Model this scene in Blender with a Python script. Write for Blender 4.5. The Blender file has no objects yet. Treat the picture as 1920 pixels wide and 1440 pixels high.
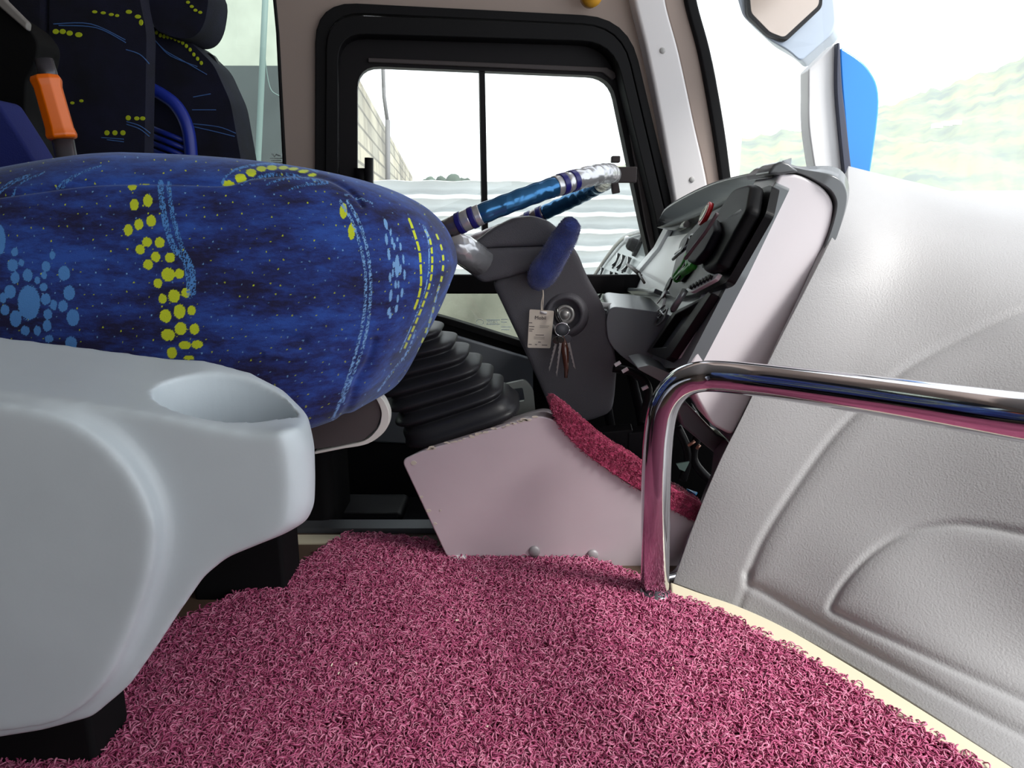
import bpy, bmesh, math, random
import numpy as np
from mathutils import Vector, Matrix
R = math.radians
random.seed(5); rng = np.random.default_rng(5)
SC = bpy.context.scene; COL = SC.collection

# ------------------------------------------------------------ camera
PITCH = R(13.3); FPX = 1350.0; CZ = 0.5
cam = bpy.data.cameras.new('camera'); cam.sensor_width = 36; cam.lens = FPX*36/1920
cam.clip_start = 0.02; cam.clip_end = 2000
co = bpy.data.objects.new('camera', cam); COL.objects.link(co)
co.location = (0, 0, CZ); co.rotation_euler = (math.pi/2 - PITCH, 0, 0)
SC.camera = co
# ------------------------------------------------------------ light: overcast sky + soft sun
W = bpy.data.worlds.new('sky'); SC.world = W; W.use_nodes = True
wn = W.node_tree; bg = wn.nodes['Background']
tc = wn.nodes.new('ShaderNodeTexCoord'); sp = wn.nodes.new('ShaderNodeSeparateXYZ')
rp = wn.nodes.new('ShaderNodeValToRGB')
wn.links.new(tc.outputs['Generated'], sp.inputs[0]); wn.links.new(sp.outputs['Z'], rp.inputs[0])
rp.color_ramp.elements[0].position = 0.0; rp.color_ramp.elements[0].color = (0.93, 0.97, 1, 1)
rp.color_ramp.elements[1].position = 0.6; rp.color_ramp.elements[1].color = (0.88, 0.94, 1, 1)
wn.links.new(rp.outputs[0], bg.inputs['Color']); bg.inputs['Strength'].default_value = 2.1
sl = bpy.data.lights.new('sun', 'SUN'); sl.energy = 5.5; sl.angle = R(18); sl.color = (1, .97, .92)
so = bpy.data.objects.new('sun', sl); COL.objects.link(so)
so.rotation_euler = Vector((-0.60, 0.36, -0.70)).to_track_quat('-Z', 'Y').to_euler()
SC.view_settings.view_transform = 'Standard'; SC.view_settings.look = 'None'
SC.view_settings.exposure = 0.0; SC.view_settings.gamma = 1; SC.view_settings.use_curve_mapping = False
SC.cycles.use_denoising = True; SC.cycles.volume_bounces = 1
SC.cycles.max_bounces = 8; SC.cycles.transparent_max_bounces = 12
SC.cycles.caustics_reflective = False; SC.cycles.caustics_refractive = False

# ------------------------------------------------------------ photo geometry helpers
CT, ST = math.cos(PITCH), math.sin(PITCH)
CAM = Vector((0, 0, CZ))
def ray(px, py):
    u = (px-960)/FPX; v = (720-py)/FPX
    return Vector((u, CT + v*ST, -ST + v*CT))
def P(px, py, Y):                     # point seen at px,py standing at distance Y
    d = ray(px, py); return CAM + d*(Y/d.y)
def F(px, py, z=0.0):                 # point seen at px,py lying at height z
    d = ray(px, py); return CAM + d*((z-CZ)/d.z)
def PL(px, py, p0, n):                # point seen at px,py on a plane
    d = ray(px, py); return CAM + d*((p0-CAM).dot(n)/d.dot(n))
def proj(A):                          # numpy (n,3) -> px,py
    x = A[:, 0]; y = A[:, 1]; z = A[:, 2]-CZ
    dep = y*CT - z*ST; up = y*ST + z*CT
    dep = np.where(dep < 1e-3, 1e-3, dep)
    return 960 + FPX*x/dep, 720 - FPX*up/dep

# ------------------------------------------------------------ materials
def lin(c): return tuple((v/12.92 if v <= .04045 else ((v+.055)/1.055)**2.4) for v in [k/255 for k in c])
MATS = {}
def mat(name, rgb, rough=.5, metal=0.0, bump=0.0, bscale=200, var=0.0, vscale=6, coat=0.0, emit=None):
    if name in MATS: return MATS[name]
    m = bpy.data.materials.new(name); m.use_nodes = True; nt = m.node_tree; b = nt.nodes['Principled BSDF']
    c = lin(rgb); b.inputs['Base Color'].default_value = (*c, 1)
    b.inputs['Roughness'].default_value = rough; b.inputs['Metallic'].default_value = metal
    if coat: b.inputs['Coat Weight'].default_value = coat; b.inputs['Coat Roughness'].default_value = .15
    t = nt.nodes.new('ShaderNodeTexCoord')
    if bump:
        n = nt.nodes.new('ShaderNodeTexNoise'); n.inputs['Scale'].default_value = bscale; n.inputs['Detail'].default_value = 3
        nt.links.new(t.outputs['Object'], n.inputs['Vector'])
        bp = nt.nodes.new('ShaderNodeBump'); bp.inputs['Strength'].default_value = bump; bp.inputs['Distance'].default_value = .002
        nt.links.new(n.outputs['Fac'], bp.inputs['Height']); nt.links.new(bp.outputs[0], b.inputs['Normal'])
    if var:
        n = nt.nodes.new('ShaderNodeTexNoise'); n.inputs['Scale'].default_value = vscale; n.inputs['Detail'].default_value = 5
        nt.links.new(t.outputs['Object'], n.inputs['Vector'])
        r_ = nt.nodes.new('ShaderNodeValToRGB'); r_.color_ramp.elements[0].position = .3; r_.color_ramp.elements[1].position = .7
        r_.color_ramp.elements[0].color = (*[k*(1-var) for k in c], 1); r_.color_ramp.elements[1].color = (*[min(1, k*(1+var)) for k in c], 1)
        nt.links.new(n.outputs['Fac'], r_.inputs[0]); nt.links.new(r_.outputs[0], b.inputs['Base Color'])
    MATS[name] = m; return m
def glass_mat(name, tint=(1, 1, 1), refl=.06, dirt=0.0):
    m = bpy.data.materials.new(name); m.use_nodes = True; nt = m.node_tree; nt.nodes.clear()
    o = nt.nodes.new('ShaderNodeOutputMaterial'); t = nt.nodes.new('ShaderNodeBsdfTransparent'); g = nt.nodes.new('ShaderNodeBsdfGlossy')
    t.inputs[0].default_value = (*tint, 1); g.inputs['Roughness'].default_value = .02
    mx = nt.nodes.new('ShaderNodeMixShader'); mx.inputs[0].default_value = refl
    nt.links.new(t.outputs[0], mx.inputs[1]); nt.links.new(g.outputs[0], mx.inputs[2]); nt.links.new(mx.outputs[0], o.inputs[0])
    return m
def dull(m, v=.15):
    m.node_tree.nodes['Principled BSDF'].inputs['Specular IOR Level'].default_value = v; return m
M_shell = mat('grey_plastic_shell', (204, 213, 218), .36, bump=.03, bscale=420, var=.04, vscale=12)
M_console = mat('painted_console', (196, 182, 188), .33, metal=.15, bump=.05, bscale=60, var=.04, vscale=10)
M_black = mat('black_plastic', (22, 21, 24), .45)
M_blackmatte = mat('black_matte', (12, 11, 13), .8)
M_boot = mat('boot_rubber', (34, 34, 38), .42, bump=.1, bscale=300)
M_column = mat('column_plastic', (84, 82, 88), .5, bump=.35, bscale=700)
M_chrome = mat('chrome', (205, 205, 210), .09, metal=1.0)
M_beige = mat('beige_trim', (150, 134, 125), .6, bump=.05)
M_white = mat('white_trim', (228, 224, 224), .5)
M_pad = mat('padded_vinyl', (158, 157, 158), .5, bump=.28, bscale=420, var=.03)
M_cream = mat('cream_strip', (214, 205, 180), .45, var=.03)
M_gloss = mat('grey_gloss', (112, 118, 122), .32, coat=.5)
M_trim = mat('dark_grey_trim', (84, 87, 90), .3, coat=.4)
M_lgrey = mat('light_grey_gloss', (244, 245, 247), .4, coat=.3)  # near-white: the centre plate's sky reflection is put into the colour
M_dwhite = mat('dash_white', (236, 230, 234), .35)
M_blackgloss = mat('black_gloss', (14, 14, 17), .08, coat=.6)
M_frame = mat('window_frame', (20, 17, 20), .5)
M_framebrown = mat('window_frame_grey', (74, 68, 68), .5)
M_rubber = mat('rubber_seal', (14, 13, 15), .55)
M_seatnavy = mat('navy_fabric', (13, 15, 38), .9, bump=.3, bscale=500, var=.5, vscale=18)
M_blueplastic = mat('blue_plastic', (28, 48, 150), .4)
M_orange = mat('orange_plastic', (228, 104, 0), .28)
M_steel = mat('steel', (120, 120, 124), .3, metal=.9)
M_yellow = mat('yellow_weave', (190, 205, 30), .85)
M_lblue = mat('lightblue_weave', (70, 110, 170), .85)
M_pole = mat('painted_pole', (140, 160, 158), .6)
M_card = mat('card', (216, 204, 190), .7)
M_ink = mat('ink', (70, 62, 62), .7)
M_dashwhiteshine = M_dwhite
for m_ in (M_frame, M_rubber, M_blackmatte, M_black, M_framebrown): m_.node_tree.nodes['Principled BSDF'].inputs['Specular IOR Level'].default_value = .15
M_boot.node_tree.nodes['Principled BSDF'].inputs['Specular IOR Level'].default_value = .35

# ------------------------------------------------------------ object helpers
def tag(o, label=None, cat=None, group=None, kind=None):
    if label: o['label'] = label
    if cat: o['category'] = cat
    if group: o['group'] = group
    if kind: o['kind'] = kind
    return o
def empty(name, loc, label, cat, group=None):
    o = bpy.data.objects.new(name, None); COL.objects.link(o); o.location = loc; o.empty_display_size = .02
    return tag(o, label, cat, group)
def put(name, me, m, parent=None, smooth=True):
    o = bpy.data.objects.new(name, me); COL.objects.link(o)
    if m is not None: me.materials.append(m)
    if smooth: me.polygons.foreach_set('use_smooth', [True]*len(me.polygons))
    if parent:
        o.parent = parent; o.matrix_parent_inverse = Matrix.Translation(parent_loc(parent)).inverted()
    return o
def parent_loc(p):
    v = Vector(p.location)
    if p.parent and p.parent.parent is None and p.type == 'MESH': v = Vector((0, 0, 0))
    return v if p.parent is None else Vector((0, 0, 0))
def obj(name, verts, faces, m, parent=None, smooth=True):
    me = bpy.data.meshes.new(name); me.from_pydata([tuple(v) for v in verts], [], faces); me.update()
    return put(name, me, m, parent, smooth)
SIB = {}
def bevel(o, w, seg=3, ang=35):
    for q in SIB.get(o.name, []): bevel(q, w, seg, ang)
    b = o.modifiers.new('bevel', 'BEVEL'); b.width = w; b.segments = seg; b.limit_method = 'ANGLE'; b.angle_limit = R(ang)
    n = o.modifiers.new('wn', 'WEIGHTED_NORMAL'); n.keep_sharp = True
    return o
KEEP = {'glass_marking', 'small_print', 'shell', 'cutter'}
class MB:
    def __init__(s): s.v = []; s.f = []; s.pc = []
    def add(s, v, f):
        s.pc.append(([Vector(a) for a in v], list(f)))
        k = len(s.v); s.v += [Vector(a) for a in v]; s.f += [tuple(i+k for i in q) for q in f]
    def prism(s, front, vec):
        n = len(front); vec = Vector(vec); v = [Vector(a) for a in front] + [Vector(a)+vec for a in front]
        f = [tuple(range(n))[::-1], tuple(range(n, 2*n))] + [(i, (i+1) % n, (i+1) % n+n, i+n) for i in range(n)]
        s.add(v, f)
    def tube(s, pts, r, seg=12, cap=True):
        pts = [Vector(p) for p in pts]; n = len(pts); rs = r if isinstance(r, (list, tuple)) else [r]*n
        t0 = (pts[1]-pts[0]).normalized(); a = t0.orthogonal().normalized(); v = []
        for i, p in enumerate(pts):
            t = (pts[min(i+1, n-1)]-pts[max(i-1, 0)]).normalized()
            a = (a - t*a.dot(t)).normalized(); b = t.cross(a)
            for k in range(seg):
                th = 2*math.pi*k/seg; v.append(p + (a*math.cos(th)+b*math.sin(th))*rs[i])
        f = [(i*seg+k, i*seg+(k+1) % seg, (i+1)*seg+(k+1) % seg, (i+1)*seg+k) for i in range(n-1) for k in range(seg)]
        if cap: f += [tuple(range(seg))[::-1], tuple((n-1)*seg+k for k in range(seg))]
        s.add(v, f)
    def box(s, c, sz, X=(1, 0, 0), Yv=(0, 1, 0)):
        X = Vector(X).normalized(); Yv = Vector(Yv); Yv = (Yv-X*Yv.dot(X)).normalized(); Z = X.cross(Yv); c = Vector(c)
        v = [c + X*(a*sz[0]/2) + Yv*(b*sz[1]/2) + Z*(d*sz[2]/2) for a in (-1, 1) for b in (-1, 1) for d in (-1, 1)]
        s.add(v, [(0, 1, 3, 2), (4, 6, 7, 5), (0, 4, 5, 1), (2, 3, 7, 6), (0, 2, 6, 4), (1, 5, 7, 3)])
    def lathe(s, c, ax, prof, seg=24):       # prof: (radius, along-axis)
        c = Vector(c); ax = Vector(ax).normalized(); a = ax.orthogonal().normalized(); b = ax.cross(a); v = []
        for r, h in prof:
            for k in range(seg):
                th = 2*math.pi*k/seg; v.append(c + ax*h + (a*math.cos(th)+b*math.sin(th))*max(r, 1e-5))
        n = len(prof)
        f = [(i*seg+k, i*seg+(k+1) % seg, (i+1)*seg+(k+1) % seg, (i+1)*seg+k) for i in range(n-1) for k in range(seg)]
        f += [tuple(range(seg))[::-1], tuple((n-1)*seg+k for k in range(seg))]
        s.add(v, f)
    def build(s, name, m, parent=None, smooth=True, fix=True, split=None):
        if split is None: split = parent is not None and name not in KEEP and len(s.pc) > 1
        if split and len(s.pc) > 1:
            out = []
            for v, f in s.pc:
                q = MB(); q.add(v, f); out.append(q.build(name, m, parent, smooth, fix, False))
            SIB[out[0].name] = out[1:]; return out[0]
        me = bpy.data.meshes.new(name); me.from_pydata([tuple(v) for v in s.v], [], s.f); me.update()
        if fix:
            bm = bmesh.new(); bm.from_mesh(me); bmesh.ops.recalc_face_normals(bm, faces=bm.faces); bm.to_mesh(me); bm.free()
        return put(name, me, m, parent, smooth)
def cr(pts, n=8, closed=False):            # Catmull-Rom through tuples
    pts = [np.array(p, float) for p in pts]; out = []; m = len(pts)
    rngs = range(m) if closed else range(m-1)
    for i in rngs:
        if closed: a, b, c, d = pts[(i-1) % m], pts[i], pts[(i+1) % m], pts[(i+2) % m]
        else: a, b, c, d = pts[max(i-1, 0)], pts[i], pts[i+1], pts[min(i+2, m-1)]
        for k in range(n):
            t = k/n
            out.append(.5*((2*b)+(-a+c)*t+(2*a-5*b+4*c-d)*t*t+(-a+3*b-3*c+d)*t**3))
    if not closed: out.append(pts[-1])
    return [tuple(o) for o in out]
def rnd(poly, r, n=6):                     # round the corners of a 2-D polygon; r one value or one per corner
    m = len(poly); rs = r if isinstance(r, (list, tuple)) else [r]*m; out = []
    for i in range(m):
        p = np.array(poly[i], float); a = np.array(poly[i-1], float); b = np.array(poly[(i+1) % m], float)
        da = a-p; db = b-p; la = np.linalg.norm(da); lb = np.linalg.norm(db); q = min(rs[i], la*.48, lb*.48)
        if q < .5: out.append(tuple(p)); continue
        s0 = p+da/la*q; s1 = p+db/lb*q
        for k in range(n+1):
            t = k/n; out.append(tuple((1-t)**2*s0+2*t*(1-t)*p+t*t*s1))
    return out
def plate(name, outer, holes, fn, vec, m, parent=None, bev=0):
    """flat plate with holes: loops are px polygons, fn maps px,py to 3-D, vec is its thickness"""
    bm = bmesh.new(); edges = []
    for loop in [outer]+holes:
        vs = [bm.verts.new(fn(*p)) for p in loop]
        edges += [bm.edges.new((vs[i], vs[(i+1) % len(vs)])) for i in range(len(vs))]
    bmesh.ops.triangle_fill(bm, use_beauty=True, use_dissolve=False, edges=edges)
    r = bmesh.ops.extrude_face_region(bm, geom=bm.faces[:])
    bmesh.ops.translate(bm, vec=Vector(vec), verts=[e for e in r['geom'] if isinstance(e, bmesh.types.BMVert)])
    bmesh.ops.recalc_face_normals(bm, faces=bm.faces)
    me = bpy.data.meshes.new(name); bm.to_mesh(me); bm.free()
    o = put(name, me, m, parent, smooth=False)
    if bev: bevel(o, bev)
    return o
def px_prism(name, poly, Y0, depth, m, parent=None, bev=.003, smooth=True, seg=3):
    b = MB(); b.prism([P(x, y, Y0) for x, y in poly], (0, depth, 0)); o = b.build(name, m, parent, smooth)
    if bev: bevel(o, bev, seg)
    return o
def organic(name, parts, voxel, iters, m, parent=None, fac=.5):
    """blend overlapping solids into one moulded skin"""
    b = MB()
    for p in parts: b.add(p.v, p.f)
    o = b.build(name, m, parent)
    r = o.modifiers.new('remesh', 'REMESH'); r.mode = 'VOXEL'; r.voxel_size = voxel; r.use_smooth_shade = True
    s = o.modifiers.new('smooth', 'SMOOTH'); s.factor = fac; s.iterations = iters
    return o
def solid(poly, Y0, depth):
    b = MB(); b.prism([P(x, y, Y0) for x, y in poly], (0, depth, 0))
    me = bpy.data.meshes.new('t'); me.from_pydata([tuple(v) for v in b.v], [], b.f)
    bm = bmesh.new(); bm.from_mesh(me); bmesh.ops.recalc_face_normals(bm, faces=bm.faces)
    bmesh.ops.triangulate(bm, faces=bm.faces)
    q = MB(); bm.verts.ensure_lookup_table(); q.add([v.co.copy() for v in bm.verts], [tuple(v.index for v in f.verts) for f in bm.faces])
    bm.free(); bpy.data.meshes.remove(me); return q

# ============================================================ THE BUS SHELL
# side wall of the bus: runs a little away from the camera towards the front
WP = Vector((0, 1.75, 0)); WN = Vector((.16, -1, 0)).normalized()
def PW(off=0.0):                           # off > 0 = further outside
    p0 = WP - WN*off
    return lambda x, y: PL(x, y, p0, WN)
OUT = -WN
win1 = rnd([(597, 8), (1172, 38), (1258, 395), (1335, 772), (838, 616), (597, 560)], [75, 80, 5, 30, 20, 30])
win2 = rnd([(-500, -300), (505, -130), (523, 60), (537, 320), (545, 620), (-500, 620)], [60, 90, 5, 5, 60, 60])
wallo = [(-1500, -900), (1700, -900), (1500, -300), (1290, -80), (1340, 300), (1400, 700), (1500, 1300), (-1500, 1300)]
wallo = [(-1500, -700), (1160, -700), (1190, -60), (1230, 150), (1275, 395), (1355, 800), (1400, 1300), (-1500, 1300)]
o = plate('wall_left', wallo, [win1, win2], PW(0), OUT*.06, M_beige); tag(o, kind='structure')

w1 = bpy.data.objects.new('window_1', None); COL.objects.link(w1); tag(w1, kind='structure'); w1.location = PW(0)(900, 560)
def inset(poly, cx, cy, d):
    out = []
    for x, y in poly:
        v = np.array((cx-x, cy-y), float); out.append((x+v[0]/abs(v[0]+1e-6)*min(d, abs(v[0])), y+v[1]/(abs(v[1])+1e-6)*min(d, abs(v[1]))))
    return out
seal_in = rnd([(621, 34), (1160, 62), (1236, 395), (1305, 745), (842, 598), (621, 545)], [62, 68, 5, 30, 20, 30])
seal_mid = rnd([(634, 62), (1150, 78), (1228, 400), (1290, 735), (844, 598), (634, 545)], [52, 60, 5, 30, 20, 30])
frame_o = rnd([(612, 26), (1165, 50), (1246, 395), (1320, 760), (840, 610), (608, 552)], [66, 72, 5, 30, 20, 30])
up_pane = rnd([(670, 123), (1146, 143), (1203, 418), (1226, 518), (670, 515)], [44, 42, 5, 12, 12])
lo_pane = rnd([(690, 547), (1232, 547), (1290, 742), (845, 612), (690, 566)], [8, 10, 20, 10, 10])
plate('rubber_seal', frame_o, [seal_mid], PW(-.022), OUT*.05, M_rubber, w1, .006)
rimo = rnd([(597-6, 2), (1178, 32), (1264, 395), (1342, 780), (838, 624), (590, 566)], [78, 84, 5, 30, 20, 30])
plate('rubber_lip', rimo, [rnd([(612, 22), (1166, 48), (1248, 395), (1322, 762), (840, 608), (610, 552)], [70, 74, 5, 30, 20, 30])], PW(-.012), OUT*.02, M_rubber, w1, .005)
plate('window_frame', seal_in, [up_pane, lo_pane], PW(.028), OUT*.03, M_frame, w1, .003)
# slanted grey inner channel at the front edge and header
b = MB(); f0 = PW(.018)
b.prism([f0(x, y) for x, y in [(1150, 92), (1162, 100), (1196, 250), (1242, 440), (1280, 640), (1262, 640), (1212, 425), (1172, 200)]], OUT*.02)
b.prism([f0(x, y) for x, y in [(690, 108), (1138, 126), (1160, 140), (1150, 150), (1130, 135), (690, 116)]], OUT*.012)
bevel(b.build('sliding_channel', M_framebrown, w1), .002)
b = MB(); b.prism([PW(.03)(x, y) for x, y in [(670, 514), (1230, 514), (1240, 550), (670, 550)]], -OUT*.014)
bevel(b.build('cross_bar', M_frame, w1), .005)
b = MB(); b.prism([PW(.035)(x, y) for x, y in [(899, 120), (909, 120), (917, 520), (906, 520)]], OUT*.02)
b.build('mullion', M_frame, w1, False)
b = MB(); b.tube([PW(.0)(692, 296), PW(.0)(692, 420)], .010, 10); b.box(PW(.02)(680, 335), (.03, .03, .045))
b.build('latch', M_black, w1)
g1 = glass_mat('side_glass', (.97, .985, .98), .03); g2 = glass_mat('dirty_glass', (.66, .68, .65), .05)
plate('glass_pane', up_pane, [], PW(.045), OUT*.004, g1, w1)
plate('lower_glass_pane', lo_pane, [], PW(.045), OUT*.004, g2, w1)
def text_obj(name, s, loc, X, Yv, size, m, parent, ext=.0004, sx=1.0):
    """solid lettering as its own mesh"""
    c = bpy.data.curves.new(name, 'FONT'); c.body = s; c.size = size; c.extrude = ext; c.align_x = 'LEFT'
    t = bpy.data.objects.new(name, c); COL.objects.link(t)
    bpy.context.view_layer.update()
    me = bpy.data.meshes.new_from_object(t); bpy.data.objects.remove(t); bpy.data.curves.remove(c)
    X = Vector(X).normalized(); Yv = (Vector(Yv)-X*Vector(Yv).dot(X)).normalized(); Z = X.cross(Yv)
    mt = Matrix(((X.x*sx, Yv.x, Z.x, loc[0]), (X.y*sx, Yv.y, Z.y, loc[1]), (X.z*sx, Yv.z, Z.z, loc[2]), (0, 0, 0, 1)))
    me.transform(mt); me.name = name
    return put(name, me, m, parent, False)
M_etch = mat('etched_marking', (215, 228, 224), .8)
WX = Vector((1, .16, 0)).normalized()
f1 = PW(.043)
b = MB()
for (x0, y0, x1, y1) in [(912, 599, 937, 601), (912, 607, 937, 609), (940, 598, 952, 600), (940, 603, 950, 605), (940, 612, 958, 614), (940, 617, 955, 619)]:
    b.prism([f1(x0, y0), f1(x1, y0), f1(x1, y1), f1(x0, y1)], OUT*.001)
b.tube([f1(900+7*math.cos(a), 604+5*math.sin(a)) for a in np.linspace(0, 6.28, 16)], .0008, 6)
b.build('glass_marking', M_etch, w1, False)
text_obj('glass_lettering', 'MIRS', f1(913, 607), WX, (0, 0, 1), .013, M_etch, w1)

w2 = bpy.data.objects.new('window_2', None); COL.objects.link(w2); tag(w2, kind='structure'); w2.location = PW(0)(300, 500)
in2 = rnd([(-490, -290), (500, -120), (517, 60), (530, 320), (537, 610), (-490, 610)], [60, 80, 5, 5, 60, 60])
plate('rubber_seal', win2, [in2], PW(-.006), OUT*.06, M_rubber, w2, .003)
plate('glass_pane', in2, [], PW(.045), OUT*.004, glass_mat('side_glass_tinted', (.72, .76, .74), .04), w2)
f2 = PW(.043)
b = MB(); b.prism([f2(x, y) for x, y in [(508, 288), (512, 288), (515, 292), (518, 288), (528, 293), (522, 293), (518, 291), (515, 295), (512, 293)]], OUT*.001)
for k, (a, c) in enumerate([(506, 530), (508, 527), (510, 530)]):
    b.prism([f2(a, 296+k*4), f2(c, 296+k*4), f2(c, 298+k*4), f2(a, 298+k*4)], OUT*.001)
b.build('glass_marking', M_etch, w2, False)

# front pillar strips (curved), between the side window and the windscreen
def ribbon(name, left, right, fn, vec, m, bev=.004, kind='structure', parent=None):
    L = cr(left, 6); Rr = cr(right, 6); n = len(L); vec = Vector(vec)
    v = [fn(*p) for p in L]+[fn(*p) for p in Rr]; v += [q+vec for q in v]
    f = []
    for i in range(n-1):
        f += [(i, i+1, n+i+1, n+i), (2*n+i, 3*n+i, 3*n+i+1, 2*n+i+1), (i, 2*n+i, 2*n+i+1, i+1), (n+i, n+i+1, 3*n+i+1, 3*n+i)]
    f += [(0, n, 3*n, 2*n), (n-1, 3*n-1, 4*n-1, 2*n-1)]
    me = bpy.data.meshes.new(name); me.from_pydata([tuple(a) for a in v], [], f)
    bm = bmesh.new(); bm.from_mesh(me); bmesh.ops.recalc_face_normals(bm, faces=bm.faces); bm.to_mesh(me); bm.free()
    o = put(name, me, m, parent, True); bevel(o, bev)
    if kind and not parent: tag(o, kind=kind)
    return o
o = ribbon('trim_1', [(1178, -60), (1192, 10), (1214, 100), (1240, 230), (1268, 395), (1290, 520)],
       [(1240, -60), (1250, 10), (1274, 100), (1302, 230), (1328, 350), (1350, 520)], PW(-.035), OUT*.05, M_white, .008)
b = MB()
for x, y in [(1242, 95), (1297, 337)]: b.lathe(PW(-.035)(x, y), -OUT, [(.007, 0), (.0065, .002), (.004, .0035), (0.0005, .004)], 14)
b.build('screw_cap', mat('cap_grey', (176, 174, 172), .5), o)
ribbon('trim_2', [(1238, -60), (1248, 10), (1272, 100), (1300, 230), (1327, 350), (1350, 520)],
       [(1276, -60), (1288, 10), (1312, 100), (1336, 230), (1354, 350), (1376, 520)], PW(-.01), OUT*.05, M_beige)
ribbon('trim_3', [(1276, -60), (1288, 10), (1312, 100), (1336, 230), (1354, 350), (1376, 520)],
       [(1297, -60), (1310, 10), (1334, 100), (1358, 230), (1374, 350), (1396, 520)], PW(-.022), OUT*.06, M_rubber, .006)

# floor, driver's well, lower wall, ceiling, rear and door side
M_wood = mat('floor_planks', (84, 66, 54), .6, var=.25, vscale=3)
fz = -.012
yl = F(700, 1000, fz).y                     # back edge of the raised floor
o = obj('floor', [(-3, -1.2, fz), (1.3, -1.2, fz), (1.3, yl, fz), (-3, yl, fz), (-3, -1.2, -.2), (1.3, -1.2, -.2), (1.3, yl, -.2), (-3, yl, -.2)],
        [(0, 1, 2, 3), (7, 6, 5, 4), (3, 2, 6, 7), (0, 4, 5, 1)], M_wood, None, False); tag(o, kind='structure')
ya, yb = F(600, 1020, fz+.001).y, F(600, 1004, fz+.001).y
b = MB(); b.box((-1.2, (ya+yb)/2, fz+.001), (2.0, yb-ya, .003)); o = b.build('trim_4', M_cream, None, False); tag(o, kind='structure')
v0, v1 = F(560, 1001, fz).y, F(560, 986, fz).y
b = MB(); b.box((-1.1, (v0+v1)/2+.006, fz+.003), (3.0, v1-v0+.004, .01)); o = b.build('trim_5', mat('steel_strip', (100, 102, 106), .4, metal=.5), None, False); tag(o, kind='structure')
M_well = mat('well_rubber', (20, 20, 23), .9, var=.2)
M_well.node_tree.nodes['Principled BSDF'].inputs['Specular IOR Level'].default_value = .1
b = MB(); b.box((-.6, 1.45, -.2), (5, 1.0, .04)); o = b.build('floor', M_well, None, False); tag(o, kind='structure')
# grey door-side panel under the driver's window
lp = [(600, 570), (838, 622), (990, 668), (1340, 775), (1350, 860), (600, 820)]
b = MB(); b.prism([PW(-.03)(x, y) for x, y in lp], -OUT*.02)
o = b.build('trim_6', mat('side_panel', (92, 96, 102), .45), None); bevel(o, .006); tag(o, kind='structure')
b = MB(); b.prism([PW(-.03)(x, y) for x, y in [(-1500, 600), (600, 600), (600, 822), (1350, 862), (1400, 1250), (-1500, 1250)]], -OUT*.016)  # black sheet over the beige lower wall, painting in the well's darkness
o = b.build('shade_sheet', M_well, None, False); tag(o, kind='structure')
# ceiling / rear / door side
M_ceil = mat('ceiling_liner', (206, 202, 198), .8)
def boxobj(name, lo, hi, m, kind='structure'):
    b = MB(); c = [(lo[i]+hi[i])/2 for i in range(3)]; b.box(c, [hi[i]-lo[i] for i in range(3)])
    o = b.build(name, m, None, False); tag(o, kind=kind); return o
boxobj('ceiling', (-3, -1.2, 1.42), (1.16, 1.62, 1.47), M_ceil)
boxobj('wall_rear', (-3.05, -1.2, -.2), (-3, 1.75, 1.45), mat('rear_dark', (40, 38, 42), .8))
def wall_with(name, rects, y, m):
    mb = MB()
    for x0, x1, z0, z1 in rects: mb.box(((x0+x1)/2, y, (z0+z1)/2), (x1-x0, .05, z1-z0))
    o = mb.build(name, m, None, False); tag(o, kind='structure'); return o
wall_with('wall_right', [(-3, -.1, -.2, 1.45), (-.1, 1.2, -.2, .25), (-.1, 1.2, 1.25, 1.45), (.98, 1.2, .25, 1.25)], -1.17, M_beige)

# windscreen: curved sheet from the front pillar round to the door side
def strip_sheet(name, plan, z0, z1, lean, m, th=.004):
    pl = cr(plan, 8); v = []
    for (x, y) in pl: v += [(x, y, z0), (x-lean, y, z1)]
    f = [(2*i, 2*i+2, 2*i+3, 2*i+1) for i in range(len(pl)-1)]
    o = obj(name, v, f, m); s = o.modifiers.new('s', 'SOLIDIFY'); s.thickness = th; return o
o = strip_sheet('window_3', [(.62, 1.92), (.90, 1.86), (1.2, 1.6), (1.36, 1.0), (1.38, 0), (1.34, -1.1)], .3, 1.5, .18, glass_mat('windscreen_glass', (.99, .995, 1), .02))
tag(o, kind='structure')

# ============================================================ OUTSIDE
M_ground = mat('yard_ground', (104, 101, 94), .9, var=.2, vscale=.5)
o = obj('ground', [(-60, 2.2, -1.3), (200, 2.2, -1.3), (200, 60, -1.3), (-60, 60, -1.3)], [(0, 1, 2, 3)], M_ground, None, False); tag(o, kind='structure')
# corrugated fence
FN = Vector((.13, -1, 0)).normalized(); FPp = Vector((0, 4.6, 0))
def FP(x, y, off=0): return PL(x, y, FPp+FN*off, FN)
tl, tr = FP(560, 338), FP(1700, 372)
zt = tl.z; zb = FP(1000, 531).z; n = 26; rows = n*10
v = []; f = []; cols = 60
for i in range(rows+1):
    z = zt-(zt-zb)*i/rows
    ph = (i/rows)*(zt-zb)/.105*2*math.pi
    for j in range(cols+1):
        q = tl.lerp(tr, j/cols); w = .004*math.sin(j*1.7+i*.05)
        v.append(Vector((q.x, q.y, z+w)) + FN*(.040*math.cos(ph)+.012*math.cos(2*ph+.5)))
f = [(i*(cols+1)+j, i*(cols+1)+j+1, (i+1)*(cols+1)+j+1, (i+1)*(cols+1)+j) for i in range(rows) for j in range(cols)]
o = obj('corrugated_fence', v, f, mat('zinc_sheet', (216, 220, 220), .55, metal=0.0, var=.10, vscale=3)); s = o.modifiers.new('s', 'SOLIDIFY'); s.thickness = .002
tag(o, "pale corrugated metal sheet fence outside the driver's side window", 'fence')
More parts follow.
